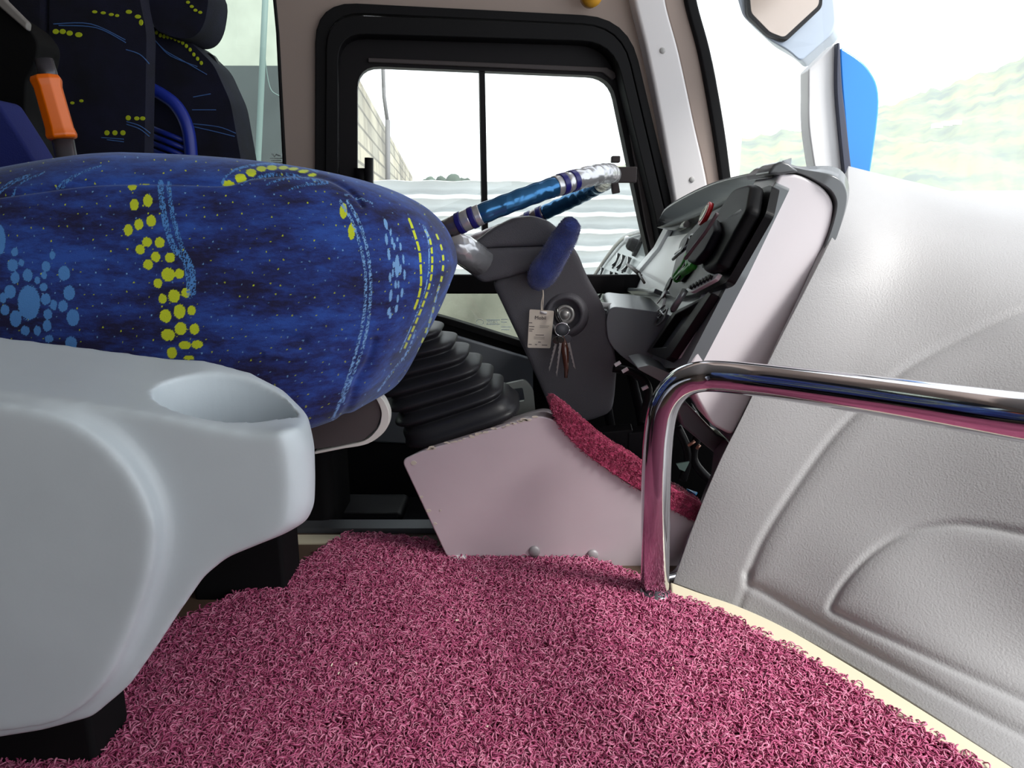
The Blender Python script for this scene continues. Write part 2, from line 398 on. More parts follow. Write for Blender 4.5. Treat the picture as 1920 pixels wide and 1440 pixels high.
M_conc = mat('stained_concrete', (176, 178, 166), .9, var=.45, vscale=2.2)
b = MB(); pb = Vector((tl.x-2, FP(560, 500).y, 0)); 
a0, a1 = Vector((tl.x, tl.y, zb-.012)), Vector((tr.x, tr.y, zb-.012))
b.prism([a0+FN*.08, a1+FN*.08, Vector((a1.x, a1.y, -1.3))+FN*.08, Vector((a0.x, a0.y, -1.3))+FN*.08], -FN*.16)
tag(b.build('concrete_wall', M_conc, None, False), 'stained low concrete wall under the corrugated fence', 'wall')
# block wall running away
def brick_mat():
    m = bpy.data.materials.new('block_wall'); m.use_nodes = True; nt = m.node_tree; bs = nt.nodes['Principled BSDF']; bs.inputs['Roughness'].default_value = .9
    t = nt.nodes.new('ShaderNodeTexCoord'); mp = nt.nodes.new('ShaderNodeMapping'); mp.inputs['Rotation'].default_value = (0, 0, 0)
    sp_ = nt.nodes.new('ShaderNodeSeparateXYZ'); cb = nt.nodes.new('ShaderNodeCombineXYZ')
    nt.links.new(t.outputs['Object'], sp_.inputs[0]); nt.links.new(sp_.outputs['Y'], cb.inputs['X']); nt.links.new(sp_.outputs['Z'], cb.inputs['Y'])
    br = nt.nodes.new('ShaderNodeTexBrick'); br.inputs['Scale'].default_value = 1.0; br.inputs['Brick Width'].default_value = 1.3; br.inputs['Row Height'].default_value = .22; br.inputs['Mortar Size'].default_value = .02
    br.inputs['Color1'].default_value = (*lin((190, 184, 164)), 1); br.inputs['Color2'].default_value = (*lin((160, 158, 145)), 1); br.inputs['Mortar'].default_value = (*lin((120, 118, 108)), 1)
    nt.links.new(cb.outputs[0], br.inputs['Vector'])
    n = nt.nodes.new('ShaderNodeTexNoise'); n.inputs['Scale'].default_value = .9; n.inputs['Detail'].default_value = 6; nt.links.new(t.outputs['Object'], n.inputs['Vector'])
    mx = nt.nodes.new('ShaderNodeMix'); mx.data_type = 'RGBA'; mx.blend_type = 'MULTIPLY'; mx.inputs[0].default_value = .9
    r_ = nt.nodes.new('ShaderNodeValToRGB'); r_.color_ramp.elements[0].position = .35; r_.color_ramp.elements[0].color = (.32, .32, .34, 1); r_.color_ramp.elements[1].position = .6
    nt.links.new(n.outputs['Fac'], r_.inputs[0]); nt.links.new(br.outputs['Color'], mx.inputs[6]); nt.links.new(r_.outputs[0], mx.inputs[7]); nt.links.new(mx.outputs[2], bs.inputs['Base Color'])
    return m
b = MB()
def bw(Y, z, dx=0): return Vector((-.107*Y-.86+dx, Y, z))
zt2 = CZ+1.60
b.add([bw(6, -1.3), bw(6, zt2), bw(33, zt2), bw(33, -1.3), bw(6, -1.3, -.3), bw(6, zt2, -.3), bw(33, zt2, -.3), bw(33, -1.3, -.3)],
      [(0, 1, 2, 3), (7, 6, 5, 4), (1, 5, 6, 2), (0, 4, 5, 1), (3, 2, 6, 7)])
tag(b.build('block_wall', brick_mat(), None, False), 'weathered concrete block wall running back behind the corrugated fence', 'wall')
b = MB(); b.tube([P(716, 60, 9), P(720, 180, 9), P(727, 232, 9)] , .022, 8); b.tube([P(727, 225, 9), P(727, 420, 9)], .03, 8)
tag(b.build('wire_pole', mat('pole_dark', (110, 110, 112), .7)), 'thin utility pole rising above the block wall', 'pole')
# behind the rear window
b = MB(); b.prism([Vector((-6, 5.6, -1.3)), Vector((P(590, 0, 5.6).x, 5.6, -1.3)), Vector((P(590, 0, 5.6).x, 5.6, 6)), Vector((-6, 5.6, 6))], (0, .2, 0))
tag(b.build('plaster_wall', mat('pale_plaster', (232, 236, 222), .9, var=.08), None, False), 'tall pale plastered wall behind the grey one outside the rear side window', 'wall')
b = MB(); z = P(450, 120, 4.5).z; b.prism([Vector((-5, 4.5, -1.3)), Vector((P(600, 0, 4.5).x, 4.5, -1.3)), Vector((P(600, 0, 4.5).x, 4.5, z-.01)), Vector((-5, 4.5, z))], (0, .1, 0))
tag(b.build('grey_wall', mat('grey_plaster', (104, 110, 112), .9, var=.15, vscale=3), None, False), 'dark grey boundary wall outside the rear side window', 'wall')
b = MB(); b.tube([P(500, -60, 4.1), P(492, 120, 4.1), P(484, 300, 4.1), P(478, 460, 4.1)], .016, 10)
o = b.build('metal_pole', M_pole); tag(o, 'pale green metal pole outside the rear side window', 'pole')
b = MB(); b.tube([P(*p, 4.12) for p in cr([(497, -20), (496, 90), (505, 160), (520, 178), (540, 184)], 5)], .003, 6)
tag(b.build('hanging_wire', M_pole), 'thin wire hanging beside the green pole', 'wire')
# distant trees
def blob(mb, c, r, seed, sub=3, amp=.35):
    bm = bmesh.new(); bmesh.ops.create_icosphere(bm, subdivisions=sub, radius=1); rg = np.random.default_rng(seed)
    k = rg.normal(size=(6, 3))*2.2; ph = rg.uniform(0, 6, 6)
    vs = []
    for v_ in bm.verts:
        d = sum(math.sin(Vector(k[i]).dot(v_.co)+ph[i]) for i in range(6))/6
        vs.append(Vector(c)+v_.co*r*(1+amp*d*1.6+rg.uniform(-.1, .1)))
    bm.verts.ensure_lookup_table(); mb.add(vs, [tuple(q.index for q in f_.verts) for f_ in bm.faces]); bm.free()
M_tree = mat('far_foliage', (70, 84, 74), .9, var=.4, vscale=.6)
for i, (x, y, r) in enumerate([(806, 340, 20), (826, 338, 20), (850, 342, 24), (872, 343, 22)]):
    mb = MB(); c = P(x, y+4, 55+i%2*9); blob(mb, c, r*55/FPX*.6, i, 3); mb.tube([c, (c.x, c.y, c.z-4)], .15, 6)
    tag(mb.build('tree', M_tree), ['leftmost', 'second from left', 'third from left', 'rightmost'][i]+' of the small dark trees above the corrugated fence', 'tree', 'distant trees')
# green hillside ahead
def hill_mat():
    m = bpy.data.materials.new('hill_green'); m.use_nodes = True; nt = m.node_tree; bs = nt.nodes['Principled BSDF']; bs.inputs['Roughness'].default_value = 1
    t = nt.nodes.new('ShaderNodeTexCoord'); n = nt.nodes.new('ShaderNodeTexNoise'); n.inputs['Scale'].default_value = .055; n.inputs['Detail'].default_value = 8; n.inputs['Roughness'].default_value = .65
    r_ = nt.nodes.new('ShaderNodeValToRGB'); e = r_.color_ramp.elements
    e[0].position = .36; e[0].color = (.075, .12, .085, 1); e[1].position = .66; e[1].color = (.34, .35, .10, 1); x_ = e.new(.5); x_.color = (.17, .22, .10, 1)
    nt.links.new(t.outputs['Object'], n.inputs['Vector']); nt.links.new(n.outputs['Fac'], r_.inputs[0]); nt.links.new(r_.outputs[0], bs.inputs['Base Color']); return m
sky_pts = [(1100, 330), (1380, 262), (1520, 243), (1640, 200), (1700, 188), (1780, 160), (1850, 135), (1920, 108), (2100, 60), (2500, 0)]
nx, ny = 150, 60; v = []
for i in range(nx+1):
    px = 1100+1400*i/nx; py = np.interp(px, [a for a, _ in sky_pts], [b_ for _, b_ in sky_pts])
    top = P(px, py + 5*math.sin(i*.9)*math.sin(i*.37) + random.uniform(-2, 2), 330); bot = P(px, 470, 120)
    for j in range(ny+1):
        t = j/ny; q = bot.lerp(top, t**.9)
        q = q + Vector((0, 0, 1)) * (0 if j in (0, ny) else (1.2*math.sin(i*.31+j*.2)*math.sin(j*.33+i*.11)+random.uniform(-.4, .4)))
        v.append(q)
f = [(i*(ny+1)+j, (i+1)*(ny+1)+j, (i+1)*(ny+1)+j+1, i*(ny+1)+j+1) for i in range(nx) for j in range(ny)]
o = obj('hillside', v, f, hill_mat()); tag(o, 'hazy green forested hillside seen through the windscreen at right', 'hill')
# haze standing over the valley: a thin volume in front of the hill
hz = bpy.data.materials.new('valley_haze'); hz.use_nodes = True; nt = hz.node_tree; nt.nodes.remove(nt.nodes['Principled BSDF'])
vs_ = nt.nodes.new('ShaderNodeVolumeScatter'); vs_.inputs['Density'].default_value = .0058; vs_.inputs['Color'].default_value = (.95, .98, 1, 1)
nt.links.new(vs_.outputs[0], nt.nodes['Material Output'].inputs['Volume'])
b = MB(); b.box((70, 90, 40), (240, 50, 100)); o = b.build('haze', hz, None, False); tag(o, kind='stuff')
# small houses on the hill
mb = MB()
for x, y in [(1775, 232), (1792, 230), (1757, 236)]: mb.box(P(x, y, 215), (2.2, 2, 1.3))
tag(mb.build('hillside_house', M_white, None, False), 'tiny white farmhouse on the green hillside', 'house')
# white yard wall ahead
b = MB(); q = [P(1250, 364, 9), P(2400, 352, 9)]
b.prism([q[0], q[1], Vector((q[1].x, 9, -1.3)), Vector((q[0].x, 9, -1.3))], (0, .2, 0))
tag(b.build('yard_wall', mat('white_wall', (240, 240, 238), .8), None, False), 'white yard wall beyond the windscreen at right', 'wall')
b = MB(); b.box(P(1362, 200, 7), (.26, .2, 4));  # added white post, painting in the overexposed glare over the hill
tag(b.build('glare_post', mat('glare_white', (244, 244, 242), .8), None, False), 'added white post standing in for blown-out glare, right of the front pillar', 'post')

# exterior mirrors of the bus
t = empty('exterior_mirror', P(1470, 0, 1.9), 'hanging side mirror with silver housing at top right, beyond windscreen', 'mirror')
YM = 1.95
hp = [(1365, -60), (1560, -60), (1568, 40), (1562, 62), (1532, 88), (1500, 116), (1478, 96), (1440, 74), (1392, 30)]
b = MB(); b.prism([P(x, y, YM+.02) for x, y in rnd(hp, 10)], (.05, .09, 0)); bevel(b.build('housing', mat('silver_housing', (186, 196, 208), .35, metal=.3), t), .01)
gp = rnd([(1398, -30), (1545, -40), (1542, 14), (1474, 78), (1440, 66), (1402, 28)], 8)
gi = rnd([(1405, -24), (1538, -34), (1535, 10), (1470, 70), (1444, 60), (1409, 24)], 7)
b = MB(); b.prism([P(x, y, YM) for x, y in gp], (0, .02, 0)); bevel(b.build('bezel', M_black, t), .003)
b = MB(); b.prism([P(x, y, YM-.004) for x, y in gi], (0, .006, 0)); b.build('mirror_glass', mat('mirror_view_beige', (196, 180, 168), .12, metal=.55), t, False)  # beige base colour stands in for the mirrored view
t = empty('mirror_arm_cover', P(1580, 310, 1.85), 'blue and white curved mirror cover standing up behind the dashboard', 'mirror')
ribbon('blue_shell', [(1574, 90), (1578, 160), (1584, 230), (1592, 330)], [(1580, 90), (1628, 128), (1648, 190), (1630, 335)], lambda x, y: P(x, y, 1.75), (.02, .06, 0), mat('sky_blue_paint', (30, 140, 240), .3, coat=.5), .008, None, t)
ribbon('dark_edge', [(1570, 80), (1569, 160), (1574, 230), (1584, 330)], [(1575, 80), (1579, 160), (1587, 230), (1598, 330)], lambda x, y: P(x, y, 1.745), (0, .07, 0), mat('edge_grey', (70, 74, 92), .5), .002, None, t)
ribbon('white_shell', [(1516, 130), (1516, 170), (1517, 240), (1530, 330)], [(1568, 80), (1569, 160), (1574, 230), (1584, 330)], lambda x, y: P(x, y, 1.76), (0, .05, 0), mat('white_shell_paint', (244, 244, 246), .4), .006, None, t)

# ============================================================ FLOOR MAT (curly vinyl loops)
mat_px = [(1850, 1445), (1700, 1350), (1560, 1262), (1440, 1195), (1340, 1145), (1262, 1118), (1200, 1085), (1120, 1052), (1000, 1047), (835, 1043),
          (812, 1018), (740, 1006), (650, 1003), (600, 1035), (552, 1068), (440, 1118), (330, 1170)]
poly = [F(x, y) for x, y in mat_px]; poly = [Vector((p.x, p.y, 0)) for p in poly]
poly += [Vector((-.75, .82, 0)), Vector((-.75, .2, 0)), Vector((.62, .2, 0))]
pxy = np.array([(p.x, p.y) for p in poly])
tm = empty('floor_mat', (0, .7, 0), 'magenta curly loop floor mat covering the raised platform', 'mat')
b = MB(); b.prism([p+Vector((0, 0, -.011)) for p in poly], (0, 0, .008)); b.build('mat_backing', mat('mat_backing', (96, 26, 58), .9), tm, False)
def inside(x, y, pg):
    r = np.zeros(len(x), bool); n = len(pg); j = n-1
    for i in range(n):
        xi, yi = pg[i]; xj, yj = pg[j]
        c = ((yi > y) != (yj > y)) & (x < (xj-xi)*(y-yi)/(yj-yi+1e-12)+xi); r ^= c; j = i
    return r
def curls(name, X, Yc, Z, N3, parent, length=.013, rad=.00085, m=None, lift=.004):
    """curly vinyl strands: one small bent tube each, all as ONE mesh of pile"""
    n = len(X); S = 6; K = 3
    th = rng.uniform(0, 2*math.pi, n); curv = rng.uniform(-5.0, 5.0, n); L = length*rng.uniform(.6, 1.25, n)
    base = np.stack([X, Yc, Z], 1)
    t1, t2 = N3
    pts = np.zeros((n, S, 3)); cur = base.copy(); ang = th.copy()
    arch = lift*rng.uniform(.1, 1.2, n); z0 = rng.uniform(-.002, .0035, n)
    nrm = np.cross(t1, t2)
    for s in range(S):
        u = s/(S-1)
        h = z0 + arch*np.sin(math.pi*u)
        pts[:, s] = cur + h[:, None]*nrm
        step = (L/(S-1))[:, None]
        cur = cur + step*(np.cos(ang)[:, None]*t1 + np.sin(ang)[:, None]*t2); ang = ang + curv/(S-1)
    d = np.gradient(pts, axis=1); d /= np.linalg.norm(d, axis=2, keepdims=True)+1e-9
    a = np.cross(d, nrm); a /= np.linalg.norm(a, axis=2, keepdims=True)+1e-9; bb = np.cross(d, a)
    V = np.zeros((n, S, K, 3)); r = rad*rng.uniform(.75, 1.2, n)
    for k in range(K):
        q = 2*math.pi*k/K; V[:, :, k] = pts+(a*math.cos(q)+bb*math.sin(q))*r[:, None, None]
    V = V.reshape(-1, 3)
    i = np.arange(n)[:, None, None]*S*K; s = np.arange(S-1)[None, :, None]*K; k = np.arange(K)[None, None, :]; k2 = (k+1) % K
    Fc = np.stack([i+s+k, i+s+k2, i+s+K+k2, i+s+K+k], -1).reshape(-1, 4)
    me = bpy.data.meshes.new(name); me.vertices.add(len(V)); me.vertices.foreach_set('co', V.astype(np.float32).ravel())
    me.loops.add(len(Fc)*4); me.loops.foreach_set('vertex_index', Fc.astype(np.int32).ravel())
    me.polygons.add(len(Fc)); me.polygons.foreach_set('loop_start', np.arange(0, len(Fc)*4, 4, dtype=np.int32))
    me.update(calc_edges=True)
    at = me.attributes.new('tone', 'FLOAT', 'POINT'); at.data.foreach_set('value', np.repeat(rng.uniform(0, 1, n), S*K).astype(np.float32))
    return put(name, me, m, parent, True)
def pile_mat(name, c0, c1, c2):
    m = bpy.data.materials.new(name); m.use_nodes = True; nt = m.node_tree; bs = nt.nodes['Principled BSDF']; bs.inputs['Roughness'].default_value = .42
    a = nt.nodes.new('ShaderNodeAttribute'); a.attribute_name = 'tone'; r_ = nt.nodes.new('ShaderNodeValToRGB'); e = r_.color_ramp.elements
    e[0].color = (*lin(c0), 1); e[1].color = (*lin(c2), 1); x = e.new(.5); x.color = (*lin(c1), 1)
    nt.links.new(a.outputs['Fac'], r_.inputs[0]); nt.links.new(r_.outputs[0], bs.inputs['Base Color']); return m
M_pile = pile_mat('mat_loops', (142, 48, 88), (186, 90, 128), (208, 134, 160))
T1, T2 = np.array([1., 0, 0]), np.array([0, 1., 0])
n = 88000; x0, x1 = pxy[:, 0].min(), pxy[:, 0].max(); y0, y1 = .44, pxy[:, 1].max()
X = rng.uniform(x0, x1, n*2); Yc = rng.uniform(y0, y1, n*2); k = inside(X, Yc, pxy); X = X[k]; Yc = Yc[k]
vx, vy = proj(np.stack([X, Yc, X*0], 1)); k = (vx > -40) & (vx < 1960) & (vy < 1480); X = X[k]; Yc = Yc[k]
o = curls('loop_pile', X, Yc, X*0, (T1, T2), tm, m=M_pile); tag(o, kind='stuff')
b = MB()
for x, y in [(857, 1163), (893, 1083), (1262, 1253), (1313, 1256), (1392, 1293), (913, 1362), (635, 1262), (622, 1247), (1550, 1283), (668, 1245)]:
    q = F(x, y, .006); b.box(q, (.003*random.uniform(.6, 1.3), .0015, .0012), (random.uniform(-1, 1), random.uniform(-1, 1), .2))
b.build('crumb', mat('crumb', (235, 225, 200), .8), tm, False)

# cream edge strip along the padded cowl
o = ribbon('trim_7', [(1258, 1112), (1300, 1130), (1350, 1148), (1440, 1196), (1560, 1262), (1700, 1350), (1860, 1450), (1990, 1530)],
       [(1256, 1090), (1310, 1110), (1390, 1138), (1480, 1180), (1600, 1250), (1730, 1330), (1890, 1432), (2010, 1510)], lambda x, y: F(x, y, .004), (0, 0, -.012), M_cream, .003)

# ============================================================ PADDED COWL AT RIGHT
G = [[(1262, 1093, None), (1430, 1160, None), (1620, 1262, None), (1990, 1500, None)],
     [(1300, 985, .94), (1480, 1040, .86), (1690, 1130, .75), (2030, 1310, .62)],
     [(1345, 875, .96), (1530, 920, .90), (1740, 980, .81), (2060, 1080, .68)],
     [(1397, 770, .98), (1580, 790, .94), (1780, 820, .87), (2090, 870, .75)],
     [(1455, 650, 1.0), (1630, 655, .98), (1820, 670, .93), (2120, 690, .83)],
     [(1517, 530, 1.02), (1680, 530, 1.03), (1860, 540, .99), (2140, 560, .92)],
     [(1566, 432, 1.04), (1700, 430, 1.1), (1870, 450, 1.08), (2150, 475, 1.02)],
     [(1588, 368, 1.09), (1705, 374, 1.2), (1880, 400, 1.18), (2150, 425, 1.14)],
     [(1590, 320, 1.2), (1705, 342, 1.36), (1885, 380, 1.36), (2150, 402, 1.32)],
     [(1592, 312, 1.36), (1712, 342, 1.55), (1885, 380, 1.55), (2150, 400, 1.5)],
     [(1598, 325, 1.6), (1715, 350, 1.75), (1885, 390, 1.72), (2150, 410, 1.65)]]
g = np.array([[tuple(F(x, y, 0)) if Y is None else tuple(P(x, y, Y)) for x, y, Y in row] for row in G])
g = np.concatenate([g, (g[:, 3:4]+(g[:, 3:4]-g[:, 2:3])*.9)], 1)
def dens(arr, n):
    A = [arr[:, i] for i in range(arr.shape[1])]
    return np.stack([np.array(q) for q in cr([tuple(a.ravel()) for a in A], n)], 0).reshape(-1, arr.shape[0], 3).transpose(1, 0, 2)
g = dens(g, 90); g = dens(g.transpose(1, 0, 2), 34).transpose(1, 0, 2)
H, Wd, _ = g.shape
du = np.gradient(g, axis=1); dv = np.gradient(g, axis=0); nr = np.cross(du, dv); nr /= np.linalg.norm(nr, axis=2, keepdims=True)
if nr[H//3, Wd//3, 1] > 0: nr = -nr
gx, gy = proj(g.reshape(-1, 3))
def pdist(px, py, pl):
    d = np.full(len(px), 1e9)
    for (ax, ay), (bx, by) in zip(pl[:-1], pl[1:]):
        vx, vy = bx-ax, by-ay; L = vx*vx+vy*vy+1e-9
        t = np.clip(((px-ax)*vx+(py-ay)*vy)/L, 0, 1); d = np.minimum(d, np.hypot(px-ax-t*vx, py-ay-t*vy))
    return d
G1 = cr([(2000, 560), (1900, 590), (1790, 640), (1700, 690), (1640, 740), (1560, 820), (1480, 930), (1430, 1010), (1402, 1075)], 6)
G1b = cr([(1402, 1075), (1404, 1096), (1440, 1115), (1560, 1185), (1660, 1240), (1790, 1310), (1920, 1378), (2040, 1440)], 6)
G2 = cr([(2000, 1020), (1920, 1003), (1850, 990), (1780, 985), (1700, 1000), (1640, 1035), (1590, 1085), (1562, 1130), (1562, 1147), (1600, 1167), (1700, 1215), (1800, 1262), (1920, 1318), (2040, 1380)], 6)
G3 = [(1400, 1098), (1384, 1138)]
disp = np.zeros(len(gx))
for L, w, dp in ((G1, 8, .0028), (G1b, 8, .0032), (G2, 7, .0030), (G3, 8, .0015)):
    d = pdist(gx, gy, L); disp -= dp*np.exp(-(d/w)**2); 
regn = np.array(G1+G1b+[(2100, 1500), (2100, 500)]); ins = inside(gx, gy, regn); d = np.minimum(pdist(gx, gy, G1), pdist(gx, gy, G1b))
disp += np.where(ins, .0035*(1-np.exp(-(d/22)**2)), 0)
regn = np.array(G2+[(2100, 1400), (2100, 1020)]); ins = inside(gx, gy, regn); d = pdist(gx, gy, G2)
disp += np.where(ins, .003*(1-np.exp(-(d/20)**2)), 0)
disp *= np.clip((2090-gx)/120, 0, 1)
gg = g.reshape(-1, 3)+nr.reshape(-1, 3)*disp[:, None]
faces = [(i*Wd+j, i*Wd+j+1, (i+1)*Wd+j+1, (i+1)*Wd+j) for i in range(H-1) for j in range(Wd-1)]
me = bpy.data.meshes.new('padded_cowl'); me.from_pydata(gg.tolist(), [], faces); me.update()
o = put('padded_cowl', me, M_pad); s = o.modifiers.new('s', 'SOLIDIFY'); s.thickness = .012; s.offset = -1 if nr[0, 0] @ np.array(me.polygons[0].normal) > 0 else 1
tag(o, 'large light grey padded vinyl cowl with embossed curved seams, right of the dashboard', 'panel')

# ============================================================ CHROME GRAB RAIL
t = empty('grab_rail', F(1228, 1118), 'chrome tube grab rail bending up from the mat in front of the padded cowl', 'rail')
path = [(F(1228, 1112, -.002)), P(1229, 1000, .875), P(1231, 880, .872), P(1237, 800, .87), P(1248, 755, .866), P(1272, 723, .86), P(1305, 708, .85), P(1350, 706, .835),
        P(1450, 716, .775), P(1650, 743, .65), P(1920, 783, .515), P(2150, 815, .44), P(2400, 850, .38)]
q_ = path[-1]; path += [q_+Vector((.07, -.14, -.005)), q_+Vector((.12, -.30, -.01)), q_+Vector((.15, -.40, -.04)), q_+Vector((.16, -.43, -.12)), Vector((q_.x+.16, q_.y-.44, 0.0))]
path = cr([tuple(p) for p in path], 10)
b = MB(); b.tube(path, .0188, 28); b.build('tube', M_chrome, t)
b = MB(); p0 = F(1228, 1115, 0); b.lathe(p0, (0, 0, 1), [(.0215, 0), (.0215, .002), (.0205, .004), (.0192, .006)], 24)
b.build('floor_flange', M_steel, t)
# short bent brace bar near the pedals
t = empty('brace_bar', P(1265, 1080, .98), 'short bent chrome brace bar at the foot of the grab rail', 'bar')
b = MB(); b.tube([tuple(p) for p in cr([tuple(P(*q)) for q in [(1245, 1085, .93), (1268, 1078, .95), (1283, 1055, .97), (1296, 1015, .98), (1305, 985, .99), (1307, 960, 1.02)]], 6)], .0075, 12)
b.build('bar', M_chrome, t)

# ============================================================ GEAR CONSOLE
t = empty('gear_console', F(1010, 1046), 'pinkish grey painted gear lever console with chipped edges beside the mat', 'console')
YC = .985
cp = [(752, 862), (790, 846), (900, 812), (985, 785), (1015, 779), (1042, 788), (1056, 804), (1105, 852), (1160, 895), (1215, 928), (1262, 955), (1318, 975), (1300, 1095), (1200, 1083),
      (1130, 1060), (1040, 1052), (838, 1045)]
cp = rnd(cp, [14, 4, 4, 20, 14, 18, 14, 20, 20, 20, 20, 6, 4, 4, 4, 4, 8])
cyb = lambda y: (1.02 if y < 700 else 1.0)
# near face leans on the floor line; the body goes 0.34 m back and rises on its far side
def CPt(x, y):
    base = F(x, min(1085, 1048), 0).y
    return P(x, y, YC if x < 1100 else YC)
b = MB(); front = [CPt(*p) for p in cp]; b.prism(front, (.02, .30, -.07)); o = b.build('body', M_console, t); bevel(o, .012, 4, 28)
b = MB()
for x, y in [(1002, 1033), (1111, 1040)]: b.lathe(P(x, y, YC), (0, -1, 0), [(.0085, -.001), (.0085, .002), (.006, .004), (.001, .0045)], 18)
b.build('bolt', mat('painted_bolt', (150, 146, 148), .5, metal=.2), t)
b = MB()
rg = random.Random(3)
for i in range(34):
    k = rg.random(); x = 790+k*215; y = 846-(x-790)*.305+rg.uniform(-2, 3); s = rg.uniform(1.5, 5)
    b.prism([P(x+s*1.6*math.cos(a)*rg.uniform(.6, 1), y+s*.55*math.sin(a)*rg.uniform(.6, 1), YC-.0006) for a in np.linspace(0, 5.5, 7)], (0, .001, 0))
for x, y, s in [(776, 868, 7), (803, 958, 6), (790, 932, 4), (816, 982, 4), (826, 957, 2), (1048, 795, 4)]:
    b.prism([P(x+s*math.cos(a)*rg.uniform(.6, 1), y+s*.8*math.sin(a)*rg.uniform(.6, 1), YC-.0008) for a in np.linspace(0, 5.5, 8)], (0, .001, 0))
b.build('paint_chip', mat('bare_filler', (196, 186, 172), .6), t, False)
b = MB(); q = P(860, 1046, YC-.004); b.lathe(q+Vector((0, .01, -.004)), (0, 0, 1), [(.018, 0), (.017, .004), (.012, .006), (.001, .0065)], 20); b.build('floor_clip', mat('bare_aluminium', (225, 225, 225), .4), t)
# boot: stacked folds leaning back-left
def rrect(c, ax, ay, X, Yv, n=40, p=4.5):
    out = []
    for k in range(n):
        a = 2*math.pi*k/n; cx, sx = math.cos(a), math.sin(a)
        out.append(c + X*(ax*math.copysign(abs(cx)**(2/p), cx)) + Yv*(ay*math.copysign(abs(sx)**(2/p), sx)))
    return out
c0 = (P(764, 850, 1.07)+P(985, 776, 1.07))/2 + Vector((0, .085, -.012))
Xd = (P(985, 778, YC+.04)-P(762, 852, YC+.04)).normalized()
Yd = Vector((0, 1, 0)); Zd = Xd.cross(Yd).normalized()*-1
Zd = Vector((-Xd.z, 0, Xd.x))
apex = P(800, 600, 1.12)
levels = [(0.0, .092, .092), (.022, .092, .092), (.026, .086, .086)]
secs = []
nf = 7; Hh = .19
path_c = lambda u: c0 + Zd*(Hh*u) + Vector((-.050*u - .035*u*u, .02*u, 0))
secs.append((path_c(0), .098, .088)); secs.append((path_c(.10), .098, .088)); secs.append((path_c(.11), .092, .083)); secs.append((path_c(.19), .092, .083))
for i in range(nf):
    u0 = .19+(.81)*(i/nf); u1 = .19+.81*((i+1)/nf)
    big = .094*(1-.26*((i+.5)/nf)**1.3); sm = big-.016
    for w, rr in ((.08, sm), (.3, big-.004), (.5, big), (.7, big-.003), (.95, sm)):
        secs.append((path_c(u0+(u1-u0)*w), rr, rr*.9))
secs.append((path_c(1.03), .03, .03)); secs.append((path_c(1.05), .01, .01))
v = []; n = 56
for i, (c, a_, b_) in enumerate(secs):
    tl_ = -.18*max(0, (i-3)/len(secs)); X2 = (Xd*math.cos(tl_)+Zd*math.sin(tl_))
    v += rrect(c, a_, b_, X2, Yd, n)
f = [(i*n+k, i*n+(k+1) % n, (i+1)*n+(k+1) % n, (i+1)*n+k) for i in range(len(secs)-1) for k in range(n)]
f += [tuple(range(n)), tuple((len(secs)-1)*n+k for k in range(n))]
mb = MB(); mb.add(v, f); o = mb.build('gear_boot', M_boot, t)
s = o.modifiers.new('sub', 'SUBSURF'); s.levels = 1; s.render_levels = 2
b = MB(); tp = path_c(1.0); b.tube([tp, tp+Vector((-.02, .01, .10)), tp+Vector((-.035, .01, .2))], .008, 10); b.lathe(tp+Vector((-.037, .01, .19)), (0, 0, 1), [(.01, 0), (.022, .015), (.024, .03), (.015, .045), (.002, .05)], 18)
# small bracket with slot behind the boot
t3 = empty('slotted_bracket', P(975, 745, 1.28), 'grey slotted metal bracket behind the black gear boot', 'bracket')
plate('plate', rnd([(940, 722), (985, 712), (1000, 730), (1004, 775), (950, 780)], 8), [rnd([(958, 730), (980, 727), (984, 752), (962, 755)], 3)], lambda x, y: P(x, y, 1.28), (0, .01, 0), mat('bracket_grey', (120, 124, 120), .4), t3, .002)

# red mat offcut lying on the console ledge
t = empty('ledge_mat', P(1180, 890, YC), 'red mat offcut draped down the sloping console ledge', 'mat')
lt = [(1040, 747), (1060, 760), (1100, 795), (1150, 835), (1200, 865), (1262, 915), (1310, 940), (1322, 958)]
lb = [(1032, 757), (1050, 800), (1092, 845), (1150, 888), (1205, 922), (1258, 955), (1305, 978), (1318, 982)]
Lt = cr(lt, 6); Lb = cr(lb, 6); nn = len(Lt); v = []
for i in range(nn):
    v += [P(*Lb[i], YC-.006), P(*Lt[i], YC-.001), P(*Lt[i], YC-.001)+Vector((0, .14, -.03)), P(*Lb[i], YC+.01)+Vector((0, .14, -.025))]
f = []
for i in range(nn-1):
    for k in range(4): f.append((i*4+k, i*4+(k+1) % 4, (i+1)*4+(k+1) % 4, (i+1)*4+k))
f += [(0, 1, 2, 3), tuple((nn-1)*4+k for k in range(4))]
mb = MB(); mb.add(v, f); o = mb.build('mat_body', mat('red_mat', (150, 40, 78), .75, bump=.9, bscale=350, var=.35, vscale=90), t); bevel(o, .003)
